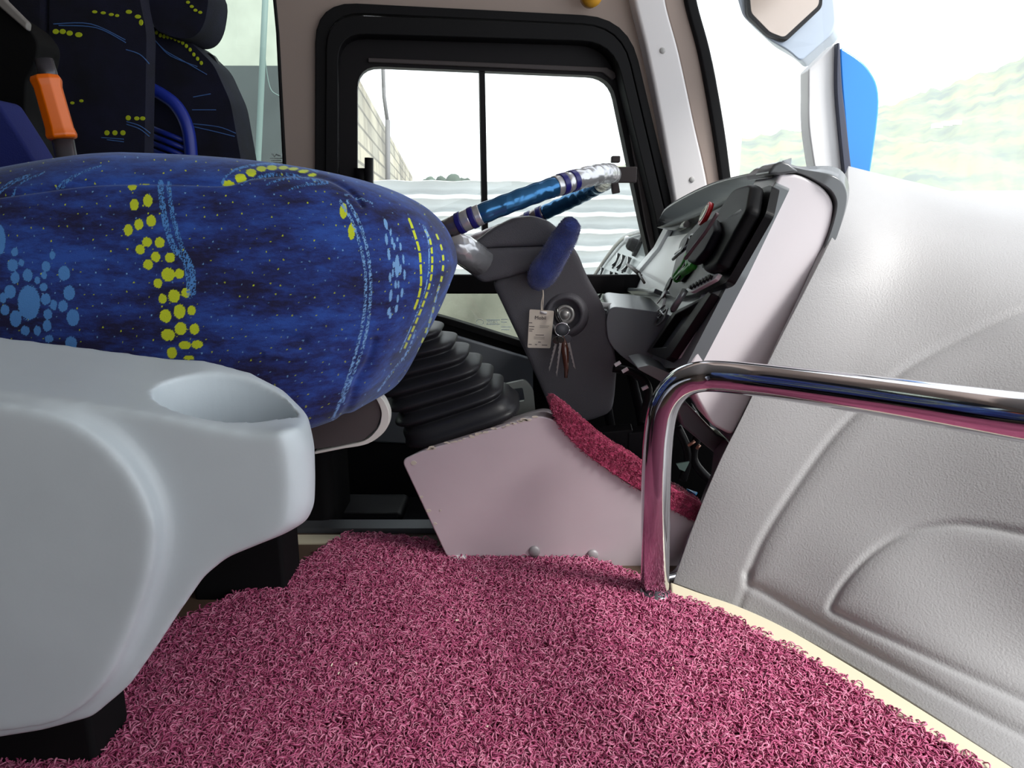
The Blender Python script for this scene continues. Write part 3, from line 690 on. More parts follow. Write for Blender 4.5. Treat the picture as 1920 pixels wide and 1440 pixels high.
# fuzz of small loops on both visible faces
XX = []; B1 = []; 
for q in range(2):
    m_ = 3200; ii = rng.uniform(0, nn-1.01, m_); w_ = rng.uniform(0, 1, m_); i0 = ii.astype(int); fr = ii-i0
    V = np.array([tuple(p) for p in v]).reshape(nn, 4, 3)
    A = V[i0, q]*(1-fr)[:, None]+V[i0+1, q]*fr[:, None]; Bq = V[i0, q+1]*(1-fr)[:, None]+V[i0+1, q+1]*fr[:, None]
    C_ = A*(1-w_)[:, None]+Bq*w_[:, None]
    T = (np.array([.75, 0, -.6]), np.array([0, .05, .99])) if q == 0 else (np.array([.78, 0, -.62]), np.array([0, 1., 0]))
    t2_ = np.array([.62, 0, .78]) if q == 0 else T[1]
    t1_ = np.array([.78, 0, -.62]); 
    nrm_fix = (t1_, t2_)
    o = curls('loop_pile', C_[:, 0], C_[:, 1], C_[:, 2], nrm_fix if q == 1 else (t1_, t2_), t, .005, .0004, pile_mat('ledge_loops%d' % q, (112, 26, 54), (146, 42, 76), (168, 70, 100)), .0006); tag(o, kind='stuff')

# ============================================================ BLUE DRIVER SEAT
t = empty('driver_seat', (-.5, 1.15, -.18), 'driver seat with blue patterned cushion, yellow dots, beside steering wheel', 'seat')
NT, NPh = 1500, 520
# denser sampling on the near and front sides
th = np.concatenate([np.linspace(-math.pi*.98, -math.pi*.62, 220, endpoint=False), np.linspace(-math.pi*.62, .12*math.pi, 1150, endpoint=False), np.linspace(.12*math.pi, math.pi*1.02, 160, endpoint=False)])
NT = len(th)
ph = np.linspace(-math.pi/2, math.pi/2, NPh)
def sp_(c, e): return np.sign(c)*np.abs(c)**e
TH, PH = np.meshgrid(th, ph)
n1, n2 = 4.6, 3.0
# even out superellipse parametrisation
def warp(a, n):
    c, s = np.cos(a), np.sin(a); r = (np.abs(c)**n+np.abs(s)**n)**(-1/n); return c*r, s*r
cxx, syy = warp(TH, n1); cpt, spt = warp(PH, 3.0); cpb, spb = warp(PH, 12.0); cph = np.where(PH > 0, cpt, cpb); sph = np.where(PH > 0, spt, spb)
AX, AY = .404, .15
Xs = -.505 + AX*cxx*cph; Ys = .93 + AY*syy*cph; Zs = .410 + np.where(PH > 0, .163, .174)*sph
fr = np.clip((Xs+.50)/.36, 0, 1)                      # towards the front edge
low = np.clip((.44-Zs)/.19, 0, 1)
Xs = Xs - .125*fr*low**1.3*(1.0-.65*np.clip((Ys-.80)/.26, 0, 1))       # front leans back towards the bottom
Xs = Xs + .030*fr*np.cos((Ys-.95)/.16*1.3)*(1-low)   # bulging nose
Zs = Zs - .034*np.clip((-.46-Xs)/.22, 0, 1.2)**1.4*np.clip((Zs-.42)/.12, 0, 1)
Zs = Zs - .012*fr*np.clip((Zs-.4)/.18, 0, 1) 
Ys = Ys - .012*np.sin(np.clip((Zs-.25)/.3, 0, 1)*math.pi)*np.clip(-syy, 0, 1)
# soft seams and cloth folds
sx, sy = proj(np.stack([Xs.ravel(), Ys.ravel(), Zs.ravel()], 1)); sx = sx.reshape(Xs.shape); sy = sy.reshape(Xs.shape)
vis = (syy < .2) | (TH > -1.6)
def pd2(pl): return pdist(sx.ravel(), sy.ravel(), pl).reshape(sx.shape)
near = syy < 0.4
seam1 = cr([(-40, 372), (60, 358), (160, 345), (250, 341), (340, 342), (420, 344), (480, 330), (590, 328), (650, 352), (680, 385)], 6)
fold1 = cr([(702, 640), (690, 680), (668, 720), (655, 760), (630, 800)], 5); fold2 = cr([(735, 610), (700, 700), (640, 790)], 5)
amp = np.zeros_like(Xs)
amp -= .0035*np.exp(-(pd2(seam1)/4.5)**2)
amp -= .004*np.exp(-(pd2(fold1)/7)**2); amp += .002*np.exp(-(pd2(fold2)/14)**2)
for fl, w_, a_ in ((cr([(500, 665), (560, 668), (620, 655)], 5), 6, .0025), (cr([(430, 640), (500, 625), (570, 640)], 5), 9, -.002), (cr([(840, 470), (828, 560), (800, 650)], 5), 9, .002)):
    amp += a_*np.exp(-(pd2(fl)/w_)**2)
nx_ = (Xs+.505)/AX**2; ny_ = (Ys-.93)/AY**2; nz_ = (Zs-.41)/.165**2; nl = np.sqrt(nx_**2+ny_**2+nz_**2); 
amp = np.where(near, amp, 0)
Xs += amp*nx_/nl; Ys += amp*ny_/nl; Zs += amp*nz_/nl
# woven pattern, fixed to the cloth
ZX = lambda q: (q[0]*.4722, 280+q[1]*.4722)
yel = [(525,148,18,15),(575,133,16,6),(533,220,18,24),(587,204,19,26),(510,320,18,24),(551,298,18,23),(600,284,20,24),(557,398,19,20),(584,368,19,20),(634,370,20,22),(588,458,20,21),(618,427,19,21),(675,430,20,21),(668,497,27,28),(712,494,19,20),(627,532,18,20),(645,593,17,20),(691,583,24,27),(738,570,18,20),(657,662,24,27),(713,644,24,29),(761,640,17,20),(667,737,28,24),(717,712,24,26),(772,714,20,22),(735,778,25,17),(783,775,24,17),(683,808,20,24),(750,828,22,10),
 (908,132,25,11),(955,110,23,14),(997,90,21,13),(1038,77,20,11),(1080,73,22,10),(1125,73,20,8),(1165,77,20,6),(1205,85,22,5),(1240,95,18,4),(1364,245,15,32),(1396,327,14,34)]
lbl = [(115,608,45,70),(58,408,14,18),(50,460,22,25),(85,450,12,14),(60,510,18,25),(110,500,20,26),(148,520,12,16),(175,500,12,16),(183,465,18,22),(208,420,12,18),(173,547,16,17),(40,565,24,28),(12,590,14,22),(20,638,18,22),(62,672,24,34),(182,595,20,24),(213,618,14,22),(250,622,20,24),(190,655,18,22),(187,700,18,24),(100,720,18,20),(148,720,15,20),(195,752,18,16),(255,492,24,30),(275,570,24,30),(290,668,26,34),(282,770,24,28),(0,360,22,60)]
lbl2 = [(240,530,13,42,.25),(245,640,11,42,.1),(262,745,11,45,.1),(270,910,10,38,0),(275,1040,12,45,-.1),(285,650,10,28,0),(275,590,8,30,0),(300,690,10,28,0),(320,830,18,82,0),(295,820,8,25,0),(345,690,9,30,.1),(365,780,8,35,.1),(373,890,9,40,0),(322,640,8,18,0),(345,850,8,35,0),(310,960,10,30,0),(330,960,8,30,0),(355,1020,10,35,-.1),(325,1060,9,30,-.1),(315,1130,12,30,-.2),(262,1150,12,30,-.25),(272,1180,10,25,-.2),(290,880,8,30,0)]
colr = np.zeros(Xs.shape+(4,), np.float32)
YEL = lin((218, 232, 44)); LBL = lin((88, 150, 220)); LB2 = lin((130, 180, 235))
frn = near & (np.cos(TH) > -2)
def ell(cx, cy, rx, ry, c, rot=0.0, wob=.12, msk=None):
    dx = sx-cx; dy = sy-cy
    if rot: dx, dy = dx*math.cos(rot)+dy*math.sin(rot), -dx*math.sin(rot)+dy*math.cos(rot)
    box = (np.abs(dx) < rx*1.5) & (np.abs(dy) < ry*1.5) & near
    d = (dx/rx)**2+(dy/ry)**2 + wob*np.sin(dy*1.9)*np.sin(dx*.8)
    k = box & (d < 1)
    if msk is not None: k &= msk
    colr[k] = (*c, 1)
def hashn(a, b_): 
    q = np.sin(a*12.9898+b_*78.233)*43758.5453; return q-np.floor(q)
for e in yel: ell(*ZX(e), e[2]*.4722, e[3]*.4722, YEL, 0.35 if e[0] > 1340 and False else 0)
for e in lbl: ell(*ZX(e), e[2]*.4722, e[3]*.4722, LBL)
for e in lbl2: ell(660+e[0]*.264, 280+e[1]*.264, e[2]*.264, e[3]*.264, LB2, -e[4])
def stripe(pl, w, c, broken=.5, dash=None, scale=1.0):
    d = pd2(pl); k = (d < w) & near
    if dash:
        ln = np.concatenate([[0], np.cumsum([math.hypot(pl[i+1][0]-pl[i][0], pl[i+1][1]-pl[i][1]) for i in range(len(pl)-1)])])
        best = np.full(sx.shape, 1e9); s_ = np.zeros(sx.shape)
        for i, ((ax, ay), (bx, by)) in enumerate(zip(pl[:-1], pl[1:])):
            vx, vy = bx-ax, by-ay; L = vx*vx+vy*vy+1e-9; t_ = np.clip(((sx-ax)*vx+(sy-ay)*vy)/L, 0, 1)
            dd = np.hypot(sx-ax-t_*vx, sy-ay-t_*vy); m_ = dd < best; best[m_] = dd[m_]; s_[m_] = (ln[i]+t_*math.sqrt(L))[m_]
        k &= (s_ % dash[0]) < dash[1]
    if broken:
        k &= hashn(np.floor(sx/1.6), np.floor(sy/2.2)) > broken
    colr[k] = (*c, 1)
z4 = lambda L: cr([ZX(p) for p in L], 6); z6 = lambda L: cr([(660+a*.264, 280+b_*.264) for a, b_ in L], 6)
stripe(z4([(635,130),(645,220),(662,310),(690,390),(735,440),(750,520),(755,580)]), 6, LBL, .3)
stripe(z4([(668,130),(678,220),(700,320),(728,400),(765,480),(768,570)]), 4.5, LBL, .3)
stripe(z4([(1350,205),(1400,290),(1435,400),(1452,520),(1445,660),(1420,780),(1385,900),(1330,1050),(1265,1160)]), 3, LB2, .35)
stripe(z4([(1380,205),(1430,300),(1462,420),(1472,540),(1462,680),(1440,790),(1400,900),(1360,1000)]), 3, LB2, .35)
stripe(z4([(1500,960),(1560,880),(1620,800),(1650,720)]), 2, LB2, .35)
stripe(z4([(880,130),(920,88),(990,65),(1080,58),(1180,62),(1260,85)]), 2.5, LBL, .3)
for q in ([(960,138),(1000,112),(1080,95),(1180,98),(1300,125)], [(1060,140),(1120,118),(1200,115),(1280,130)], [(1150,160),(1220,140),(1300,135)]): stripe(z4(q), 2.6, LBL, .45)
stripe(z4([(1370,180),(1420,190),(1480,215)]), 2, LB2, .4)
for q in ([(0,155),(60,120),(120,100)], [(40,180),(90,130),(170,95)], [(0,170),(50,135),(110,108)], [(220,150),(280,110),(360,75)], [(230,155),(310,100),(400,65)]): stripe(z4(q), 1.8, LBL, .35)
stripe(z6([(405,495),(430,560),(460,650),(480,730),(488,830),(490,960),(470,1060),(445,1130)]), 2.3, YEL, 0, (22, 19))
stripe(z6([(520,575),(556,650),(570,780),(560,920),(520,1060),(450,1240),(370,1420)]), 2, YEL, 0, (17, 13))
stripe(z6([(600,605),(635,700),(645,800),(632,920),(600,1030),(560,1190),(510,1330),(470,1440)]) + [(768, 700), (757, 718)], 1.8, YEL, 0, (20, 11))
for q in ([(505,540),(540,640),(548,760),(540,900),(500,1060),(420,1260),(340,1440)], [(520,545),(552,640)], [(620,960),(590,1080),(550,1220),(500,1440)], [(690,960),(660,1080),(620,1200),(560,1440)]): stripe(z6(q), 1.3, LB2, .3)
# woven specks
rr_ = random.Random(11)
pts = []
for i in range(0, 34):
    for j in range(0, 26):
        pts.append((i*26+rr_.uniform(-8, 8)+13*(j % 2), 300+j*21+rr_.uniform(-6, 6)))
kdx = np.full(sx.shape, 1e9)
for (a, c) in pts:
    r_ = rr_.uniform(1.0, 1.8); bx = (np.abs(sx-a) < 4) & (np.abs(sy-c) < 4) & near & (colr[..., 3] < .5)
    k = bx & (np.hypot((sx-a)*(1.0 if a < 650 else 1.5), sy-c) < r_); colr[k] = (*(YEL if rr_.random() < .55 else LB2), 1)
V = np.stack([Xs, Ys, Zs], -1).reshape(-1, 3)
i = np.arange(NPh-1)[:, None]*NT; j = np.arange(NT)[None, :]; j2 = (j+1) % NT
Fc = np.stack([i+j, i+j2, i+NT+j2, i+NT+j], -1).reshape(-1, 4)
me = bpy.data.meshes.new('seat_cushion'); me.vertices.add(len(V)); me.vertices.foreach_set('co', V.astype(np.float32).ravel())
me.loops.add(len(Fc)*4); me.loops.foreach_set('vertex_index', Fc.astype(np.int32).ravel())
me.polygons.add(len(Fc)); me.polygons.foreach_set('loop_start', np.arange(0, len(Fc)*4, 4, dtype=np.int32)); me.update(calc_edges=True)
ca = me.color_attributes.new('weave', 'FLOAT_COLOR', 'POINT'); ca.data.foreach_set('color', colr.reshape(-1))
def fabric_mat():
    m = bpy.data.materials.new('patterned_plush'); m.use_nodes = True; nt = m.node_tree; bs = nt.nodes['Principled BSDF']
    bs.inputs['Roughness'].default_value = .85; bs.inputs['Sheen Weight'].default_value = .35; bs.inputs['Sheen Roughness'].default_value = .4; bs.inputs['Sheen Tint'].default_value = (.5, .65, 1, 1)
    t = nt.nodes.new('ShaderNodeTexCoord'); mp = nt.nodes.new('ShaderNodeMapping'); mp.inputs['Scale'].default_value = (.6, 1, 1.8)
    n = nt.nodes.new('ShaderNodeTexNoise'); n.inputs['Scale'].default_value = 14; n.inputs['Detail'].default_value = 8; n.inputs['Roughness'].default_value = .75
    nt.links.new(t.outputs['Object'], mp.inputs[0]); nt.links.new(mp.outputs[0], n.inputs['Vector'])
    r_ = nt.nodes.new('ShaderNodeValToRGB'); e = r_.color_ramp.elements; e[0].position = .40; e[0].color = (*lin((28, 25, 66)), 1); e[1].position = .62; e[1].color = (*lin((48, 88, 180)), 1); x = e.new(.5); x.color = (*lin((36, 54, 126)), 1)
    nt.links.new(n.outputs['Fac'], r_.inputs[0])
    a = nt.nodes.new('ShaderNodeVertexColor'); a.layer_name = 'weave'
    mx = nt.nodes.new('ShaderNodeMix'); mx.data_type = 'RGBA'; nt.links.new(a.outputs['Alpha'], mx.inputs[0]); nt.links.new(r_.outputs[0], mx.inputs[6]); nt.links.new(a.outputs['Color'], mx.inputs[7])
    nt.links.new(mx.outputs[2], bs.inputs['Base Color'])
    w = nt.nodes.new('ShaderNodeTexNoise'); w.inputs['Scale'].default_value = 900; nt.links.new(t.outputs['Object'], w.inputs['Vector'])
    bp = nt.nodes.new('ShaderNodeBump'); bp.inputs['Strength'].default_value = .35; bp.inputs['Distance'].default_value = .001
    nt.links.new(w.outputs['Fac'], bp.inputs['Height']); nt.links.new(bp.outputs[0], bs.inputs['Normal']); return m
M_plush = fabric_mat()
o = put('seat_cushion', me, M_plush, t)
# pan under the cushion: white rimmed plate, dark suspension housing
yq = .99
ribbon_pts_o = [(590, 852), (640, 842), (690, 832), (722, 808), (730, 780), (722, 755), (712, 742)]
ribbon_pts_i = [(590, 847), (640, 837), (684, 826), (708, 803), (715, 780), (712, 762), (703, 745)]
ribbon('rim_strip', ribbon_pts_o, ribbon_pts_i, lambda x, y: P(x, y, yq), (0, .02, 0), mat('white_rim', (232, 228, 220), .45), .001, None, t)
px_prism('side_plate', [(560, 846), (560, 700), (700, 700), (710, 745), (714, 780), (707, 802), (683, 825), (640, 836)], yq+.004, .015, mat('brown_plate', (84, 76, 76), .55), t, .001)
b = MB(); b.box((-.52, 1.20, .04), (.44, .14, .36)); b.box((-.44, 1.24, -.10), (.40, .2, .12)); bevel(b.build('suspension_base', M_blackmatte, t), .02)
b = MB(); b.box(P(690, 955, 1.24), (.14, .1, .025)); bevel(b.build('base_foot', M_black, t), .01)
# backrest of the driver's seat: dark shell with belt stalk
YB = 1.02
px_prism('backrest_shell', rnd([(-260, -200), (-20, 0), (52, 50), (72, 80), (66, 120), (48, 150), (46, 210), (62, 260), (85, 322), (80, 420), (-260, 420)], 14), YB, .05, dull(mat('shell_dark', (9, 9, 10), .75)), t, .012)
px_prism('grey_upper_edge', [(-260, -230), (-30, -60), (10, 0), (52, 42), (50, 58), (-10, 6), (-260, -190)], YB-.01, .01, mat('shell_grey', (128, 124, 120), .5), t, .003)
px_prism('blue_side_pad', rnd([(-260, 160), (-10, 185), (40, 262), (82, 330), (60, 420), (-260, 420)], 12), YB-.06, .05, mat('royal_blue_fabric', (26, 38, 110), .85, bump=.3, bscale=500), t, .015)
t2 = empty('belt_stalk', P(110, 300, .95), 'orange ribbed grip on a dark tube behind the blue cushion', 'handle')
b = MB(); b.tube([P(140, 380, .95), P(118, 262, .95)], .0125, 16); b.tube([P(98, 165, .95), P(82, 112, .95)], .0105, 16); b.build('tube', mat('dark_tube', (74, 72, 78), .3, metal=.5), t2)
a0, a1 = P(118, 262, .95), P(84, 142, .95); ax = a1-a0; L = ax.length
b = MB(); b.lathe(a0, ax, [(.014, 0), (.0175, .002), (.0182, .006), (.0165, .014), (.0162, L-.014), (.0182, L-.006), (.0165, L-.001), (.012, L)], 8)
o = b.build('orange_grip', M_orange, t2, True); bevel(o, .0015, 3, 25)

# ============================================================ SEATS FURTHER BACK
def px_soft(name, poly, Y0, depth, m, parent, r=.03):
    o = px_prism(name, poly, Y0, depth, m, parent, r, True, 5); return o
def pattern(o, mb, m):
    me = o.data; k = len(me.materials); me.materials.append(m)
    bm = bmesh.new(); bm.from_mesh(me); vs = [bm.verts.new(q) for q in mb.v]
    for f_ in mb.f:
        nf = bm.faces.new([vs[i_] for i_ in f_]); nf.material_index = k
    bm.to_mesh(me); bm.free()
def dots(name, items, Y, m, parent):
    b = MB()
    for x, y, rx, ry in items:
        b.prism([P(x+rx*math.cos(a), y+ry*math.sin(a), Y-.0012) for a in np.linspace(0, 5.6, 9)], (0, .002, 0))
    pattern(parent, b, m)
t = empty('passenger_seat', P(190, 400, 1.45), 'dark navy passenger seat back with yellow dots, behind the orange grip', 'seat', 'seats behind the driver')
bk = px_soft('backrest', rnd([(92, -200), (250, -200), (262, 0), (275, 60), (271, 300), (271, 420), (92, 420)], 20), 1.42, .035, M_seatnavy, t)
its = [(177, 22, 5, 3), (193, 24, 5, 3), (208, 27, 5, 3), (219, 29, 4, 3), (241, 22, 6, 4), (258, 31, 6, 4), (264, 42, 4, 6), (104, 59, 6, 5), (117, 59, 6, 5), (130, 62, 6, 5), (147, 65, 7, 5),
       (135, 193, 4, 3), (152, 189, 4, 3), (240, 221, 5, 5), (256, 222, 5, 4), (267, 222, 5, 4), (278, 223, 4, 5), (200, 249, 5, 5), (215, 249, 5, 5), (230, 249, 5, 5)]
dots('woven_dots', [i_ for i_ in its if i_[0] < 268], 1.42, M_yellow, bk)
b = MB()
for q in ([(100, 45), (170, 45), (235, 75)], [(110, 48), (180, 52), (236, 80)], [(236, 93), (262, 102), (280, 120)], [(237, 228), (262, 236), (282, 250)], [(237, 233), (262, 242), (280, 256)], [(200, 262), (232, 266)], [(190, 258), (232, 261)]):
    b.tube([P(x, y, 1.4195) for x, y in cr(q, 5)], .0012, 5)
pattern(bk, b, M_lblue)
t = empty('passenger_seat', P(370, 400, 1.62), 'navy seat with round headrest and blue grab loop beside rear side window', 'seat', 'seats behind the driver')
hd = px_soft('headrest', cr([(272, -60), (330, -80), (385, -30), (388, 20), (375, 58), (350, 72), (310, 64), (285, 40)], 4, True), 1.56, .10, M_seatnavy, t)
bk = px_soft('backrest', rnd([(270, 30), (300, 62), (350, 72), (400, 120), (432, 190), (452, 300), (460, 420), (270, 420)], 16), 1.60, .10, M_seatnavy, t)
px_soft('back_shell', rnd([(370, 96), (398, 100), (420, 140), (444, 205), (460, 300), (466, 420), (440, 420), (430, 280), (405, 170)], 8), 1.655, .02, M_black, t, .008)
dots('woven_dots', [(x, y, 3, 4) for x, y in zip(range(293, 380, 7), [61, 66, 68, 69, 70, 73, 76, 80, 86, 93, 102, 110, 118])], 1.599, M_yellow, bk)
dots('headrest_dots', [(352, 4, 4, 3), (359, 12, 4, 3), (366, 19, 4, 3), (375, 23, 4, 3)], 1.559, M_yellow, hd)
b = MB()
for q in ([(290, 75), (310, 95), (345, 115), (388, 140)], [(296, 82), (320, 105), (370, 125)], [(362, 182), (395, 176)], [(360, 206), (405, 206)], [(355, 236), (400, 246), (440, 256)], [(360, 232), (410, 238), (442, 250)]):
    b.tube([P(x, y, 1.599) for x, y in cr(q, 5)], .0012, 5)
pattern(bk, b, M_lblue)
b = MB(); b.tube([P(x, y, 1.57) for x, y in cr([(270, 160), (300, 175), (330, 198), (350, 235), (358, 285), (362, 380)], 6)], .013, 14)
for k in range(6): b.tube([P(280, 238+k*14, 1.575), P(355, 268+k*14, 1.575)], .0055, 8)
b.build('grab_loop', M_blueplastic, t)
# third seat further behind, dark between them
t = empty('passenger_seat', P(60, 400, 1.68), 'dark seat back furthest into the shadow at upper left', 'seat', 'seats behind the driver')
px_soft('backrest', rnd([(-200, -250), (84, -250), (84, 420), (-200, 420)], 20), 1.42, .10, M_seatnavy, t)

# ============================================================ GREY ARMREST SHELL (near left)
t = empty('guide_seat_shell', (-.33, .62, 0), 'smooth grey moulded seat side with round cup holder in the foreground', 'seat')
YA = .52

YN, YFar = .50, .625
near_o = [(-330,700),(-100,722),(0,736),(150,756),(300,780),(400,802),(470,812),(530,812),(562,806),(578,840),(584,900),(584,950),(574,985),(540,1006),(490,1024),(430,1046),(385,1080),(340,1145),(296,1212),(245,1285),(175,1345),(80,1370),(-20,1386),(-330,1420)]
far_o = [(-330,588),(-100,614),(0,628),(150,646),(300,666),(390,672),(470,694),(530,726),(566,768),(574,830),(572,900),(570,940),(560,958),(530,972),(480,990),(430,1012),(385,1045),(340,1105),(300,1165),(250,1240),(180,1300),(80,1335),(-20,1350),(-330,1385)]
secs = []
for u, nose in ((0, -44), (.07, -20), (.17, -3), (.32, 8), (.55, 14), (.75, 14), (.92, 8), (1, -6)):
    Y = YN+(YFar-YN)*u; row = []
    for k, (a, b_) in enumerate(zip(near_o, far_o)):
        x = a[0]*(1-u)+b_[0]*u; y = a[1]*(1-u)+b_[1]*u
        w_ = {6: .15, 7: .5, 8: .9, 9: 1, 10: 1, 11: 1, 12: .9, 13: .6, 14: .3, 15: .1}.get(k, 0)
        Yk = Y
        
        row.append(P(x+nose*w_, y, Yk))
    secs.append(row)
m_ = len(near_o); mb = MB(); v = [q for r_ in secs for q in r_]
f = [(i*m_+k, i*m_+(k+1) % m_, (i+1)*m_+(k+1) % m_, (i+1)*m_+k) for i in range(len(secs)-1) for k in range(m_)]
f += [tuple(range(m_)), tuple((len(secs)-1)*m_+k for k in range(m_))]
mb.add(v, f)
def tri(mbb):
    me = bpy.data.meshes.new('t'); me.from_pydata([tuple(v) for v in mbb.v], [], mbb.f); bm = bmesh.new(); bm.from_mesh(me)
    bmesh.ops.triangulate(bm, faces=bm.faces); bmesh.ops.recalc_face_normals(bm, faces=bm.faces); q = MB()
    q.add([v.co.copy() for v in bm.verts], [tuple(v.index for v in f.verts) for f in bm.faces]); bm.free(); bpy.data.meshes.remove(me); return q
lobe = cr([(-330, 752), (-100, 752), (0, 758), (90, 775), (160, 806), (222, 856), (265, 918), (288, 985), (285, 1060), (262, 1140), (232, 1215), (195, 1285), (130, 1345), (30, 1374), (-330, 1412)], 5)
def bake(o):
    """turn an object's modifiers into plain mesh"""
    bpy.context.view_layer.update(); dg = bpy.context.evaluated_depsgraph_get()
    me = bpy.data.meshes.new_from_object(o.evaluated_get(dg)); o.modifiers.clear(); o.data = me
    me.polygons.foreach_set('use_smooth', [True]*len(me.polygons)); return o
o = organic('shell', [tri(mb), solid(lobe, YN-.018, .05)], .0035, 10, M_shell, t)
xc = P(427, 745, .562).x; zc = P(427, 745, .562).z
cb = MB(); v = []; NS = 40
for h, sc_ in ((-.12, .74), (-.085, .90), (.0, 1.0), (.06, 1.04)):
    for k in range(NS):
        a = 2*math.pi*k/NS; v.append(Vector((xc+.0545*sc_*math.cos(a), .561+.0465*sc_*math.sin(a), zc+h)))
f = [(i*NS+k, i*NS+(k+1) % NS, (i+1)*NS+(k+1) % NS, (i+1)*NS+k) for i in range(3) for k in range(NS)]+[tuple(range(NS)), tuple(3*NS+k for k in range(NS))]
cb.add(v, f); cut = cb.build('cutter', None, None)
bm_ = o.modifiers.new('cut', 'BOOLEAN'); bm_.operation = 'DIFFERENCE'; bm_.object = cut; bm_.solver = 'EXACT'
r_ = o.modifiers.new('r2', 'REMESH'); r_.mode = 'VOXEL'; r_.voxel_size = .0022; r_.use_smooth_shade = True
s_ = o.modifiers.new('s2', 'SMOOTH'); s_.factor = .5; s_.iterations = 5
bake(o); bpy.data.objects.remove(cut)
q = F(150, 1432, 0); 
b = MB(); b.box((-.388-.0925, .603, .035), (.185, .062, .12)); bevel(b.build('leg', M_blackmatte, t), .006)
q = F(500, 1108, 0)
b = MB(); b.box((-.308-.0625, .925, .045), (.125, .075, .13)); bevel(b.build('leg', M_blackmatte, t), .006)
b = MB(); b.box((q.x-.10, q.y+.04, .02), (.14, .06, .04)); bevel(b.build('rear_foot', M_blackmatte, t), .004)

# ============================================================ DASHBOARD
YD = 1.04
t = empty('dashboard', P(1330, 800, 1.2), "driver's dashboard with white side cover and dark glossy instruments", 'dashboard')
A = P(1285, 690, YD); B_ = P(1462, 328, YD); up_d = (B_-A).normalized(); dep_d = Vector((.06, 1, 0)).normalized(); fn_n = up_d.cross(dep_d).normalized()
if fn_n.x > 0: fn_n = -fn_n                                    # faces the driver
def PF(off=0.0):
    return lambda x, y: PL(x, y, A+fn_n*off, fn_n)
sc_poly = rnd([(1462, 326), (1500, 326), (1545, 350), (1566, 380), (1558, 430), (1500, 568), (1440, 690), (1374, 818), (1335, 798), (1308, 752), (1290, 715), (1290, 688), (1372, 512), (1430, 392)], [6, 20, 20, 20, 20, 4, 4, 12, 10, 10, 6, 6, 4, 4])
px_prism('side_cover', sc_poly, YD, .10, M_dwhite, t, .014, True, 5)
# body of the dash behind the cover
core = [(1455, 345), (1500, 360), (1510, 400), (1450, 560), (1360, 780), (1310, 740), (1285, 700), (1378, 512), (1430, 400)]
b = MB(); b.prism([P(x, y, YD+.06) for x, y in core], dep_d*.56); bevel(b.build('body', M_trim, t), .01)
# dark lip running around the cover
lip_o = cr([(1440, 324), (1466, 305), (1500, 312), (1560, 312), (1586, 330), (1591, 372), (1566, 455), (1520, 560), (1462, 680), (1400, 800), (1376, 838)], 6)
lip_i = cr([(1446, 334), (1468, 322), (1502, 326), (1546, 348), (1565, 368), (1568, 395), (1550, 455), (1506, 560), (1447, 680), (1386, 800), (1368, 826)], 6)
n_ = len(lip_o); v = []
for i in range(n_):
    Yl = YD-.006+.02*max(0, 1-i/18)
    a, c = P(*lip_o[i], Yl+.03), P(*lip_i[i], Yl)
    v += [a, a.lerp(c, .5)+Vector((0, -.012, 0)), c, c+Vector((0, .10, 0)), a+Vector((0, .10, 0))]
f = [(i*5+k, i*5+(k+1) % 5, (i+1)*5+(k+1) % 5, (i+1)*5+k) for i in range(n_-1) for k in range(5)]+[tuple(range(5)), tuple((n_-1)*5+k for k in range(5))]
mb = MB(); mb.add(v, f); bevel(mb.build('edge_lip', M_trim, t), .002)
# hood over the instruments
hu = cr([(1236, 420, 1.62), (1246, 392, 1.60), (1285, 366, 1.5), (1340, 341, 1.36), (1400, 326, 1.22), (1440, 318, 1.13), (1468, 301, 1.06)], 6)
hl = cr([(1237, 428, 1.62), (1268, 424, 1.55), (1320, 408, 1.42), (1370, 384, 1.3), (1415, 358, 1.2), (1445, 340, 1.12), (1462, 326, 1.05)], 6)
v = []; n_ = len(hu)
for i in range(n_):
    a, c = P(*hu[i]), P(*hl[i]); mid = a.lerp(c, .5)
    v += [c, a.lerp(c, .8)+Vector((-.006, 0, 0)), mid+Vector((.014, 0, 0)), a.lerp(c, .15)+Vector((-.004, 0, .0)), a, a+Vector((.12-.10*i/n_, .03, .006)), c+Vector((.12-.10*i/n_, .03, -.02))]
f = [(i*7+k, i*7+(k+1) % 7, (i+1)*7+(k+1) % 7, (i+1)*7+k) for i in range(n_-1) for k in range(7)]+[tuple(range(7)), tuple((n_-1)*7+k for k in range(7))]
mb = MB(); mb.add(v, f); o = mb.build('hood', M_trim, t)
px_prism('hood_tip', [(1440, 326), (1452, 308), (1466, 301), (1480, 306), (1500, 322), (1462, 328)], YD-.004, .06, M_trim, t, .004)
# instrument face layers (all lie on the sloping face)
def onface(name, poly, off, m, th=.006, bev=.0015, parent=None, holes=[]):
    b = plate(name, poly, holes, PF(off), -fn_n*th, m, parent or t); bevel(b, bev); return b
onface('face_panel', rnd([(1118, 576), (1104, 545), (1132, 492), (1170, 448), (1238, 428), (1330, 404), (1440, 342), (1458, 340), (1376, 512), (1284, 690), (1215, 690), (1245, 600), (1170, 585)], 8), 0.0, M_gloss, .02, .003)
sw = t2 = onface('switch_panel', rnd([(1114, 545), (1130, 505), (1168, 460), (1232, 434), (1222, 470), (1142, 566), (1120, 570)], 6), .004, mat('switch_plate', (160, 168, 168), .25, coat=.4), .006)
b = MB(); b.tube([PF(.012)(x, y) for x, y in cr([(1100, 548), (1120, 508), (1164, 450), (1200, 434), (1240, 425), (1290, 420)], 8)], .0075, 10); b.build('panel_rim', mat('rim_grey', (150, 148, 146), .25, coat=.4), t)
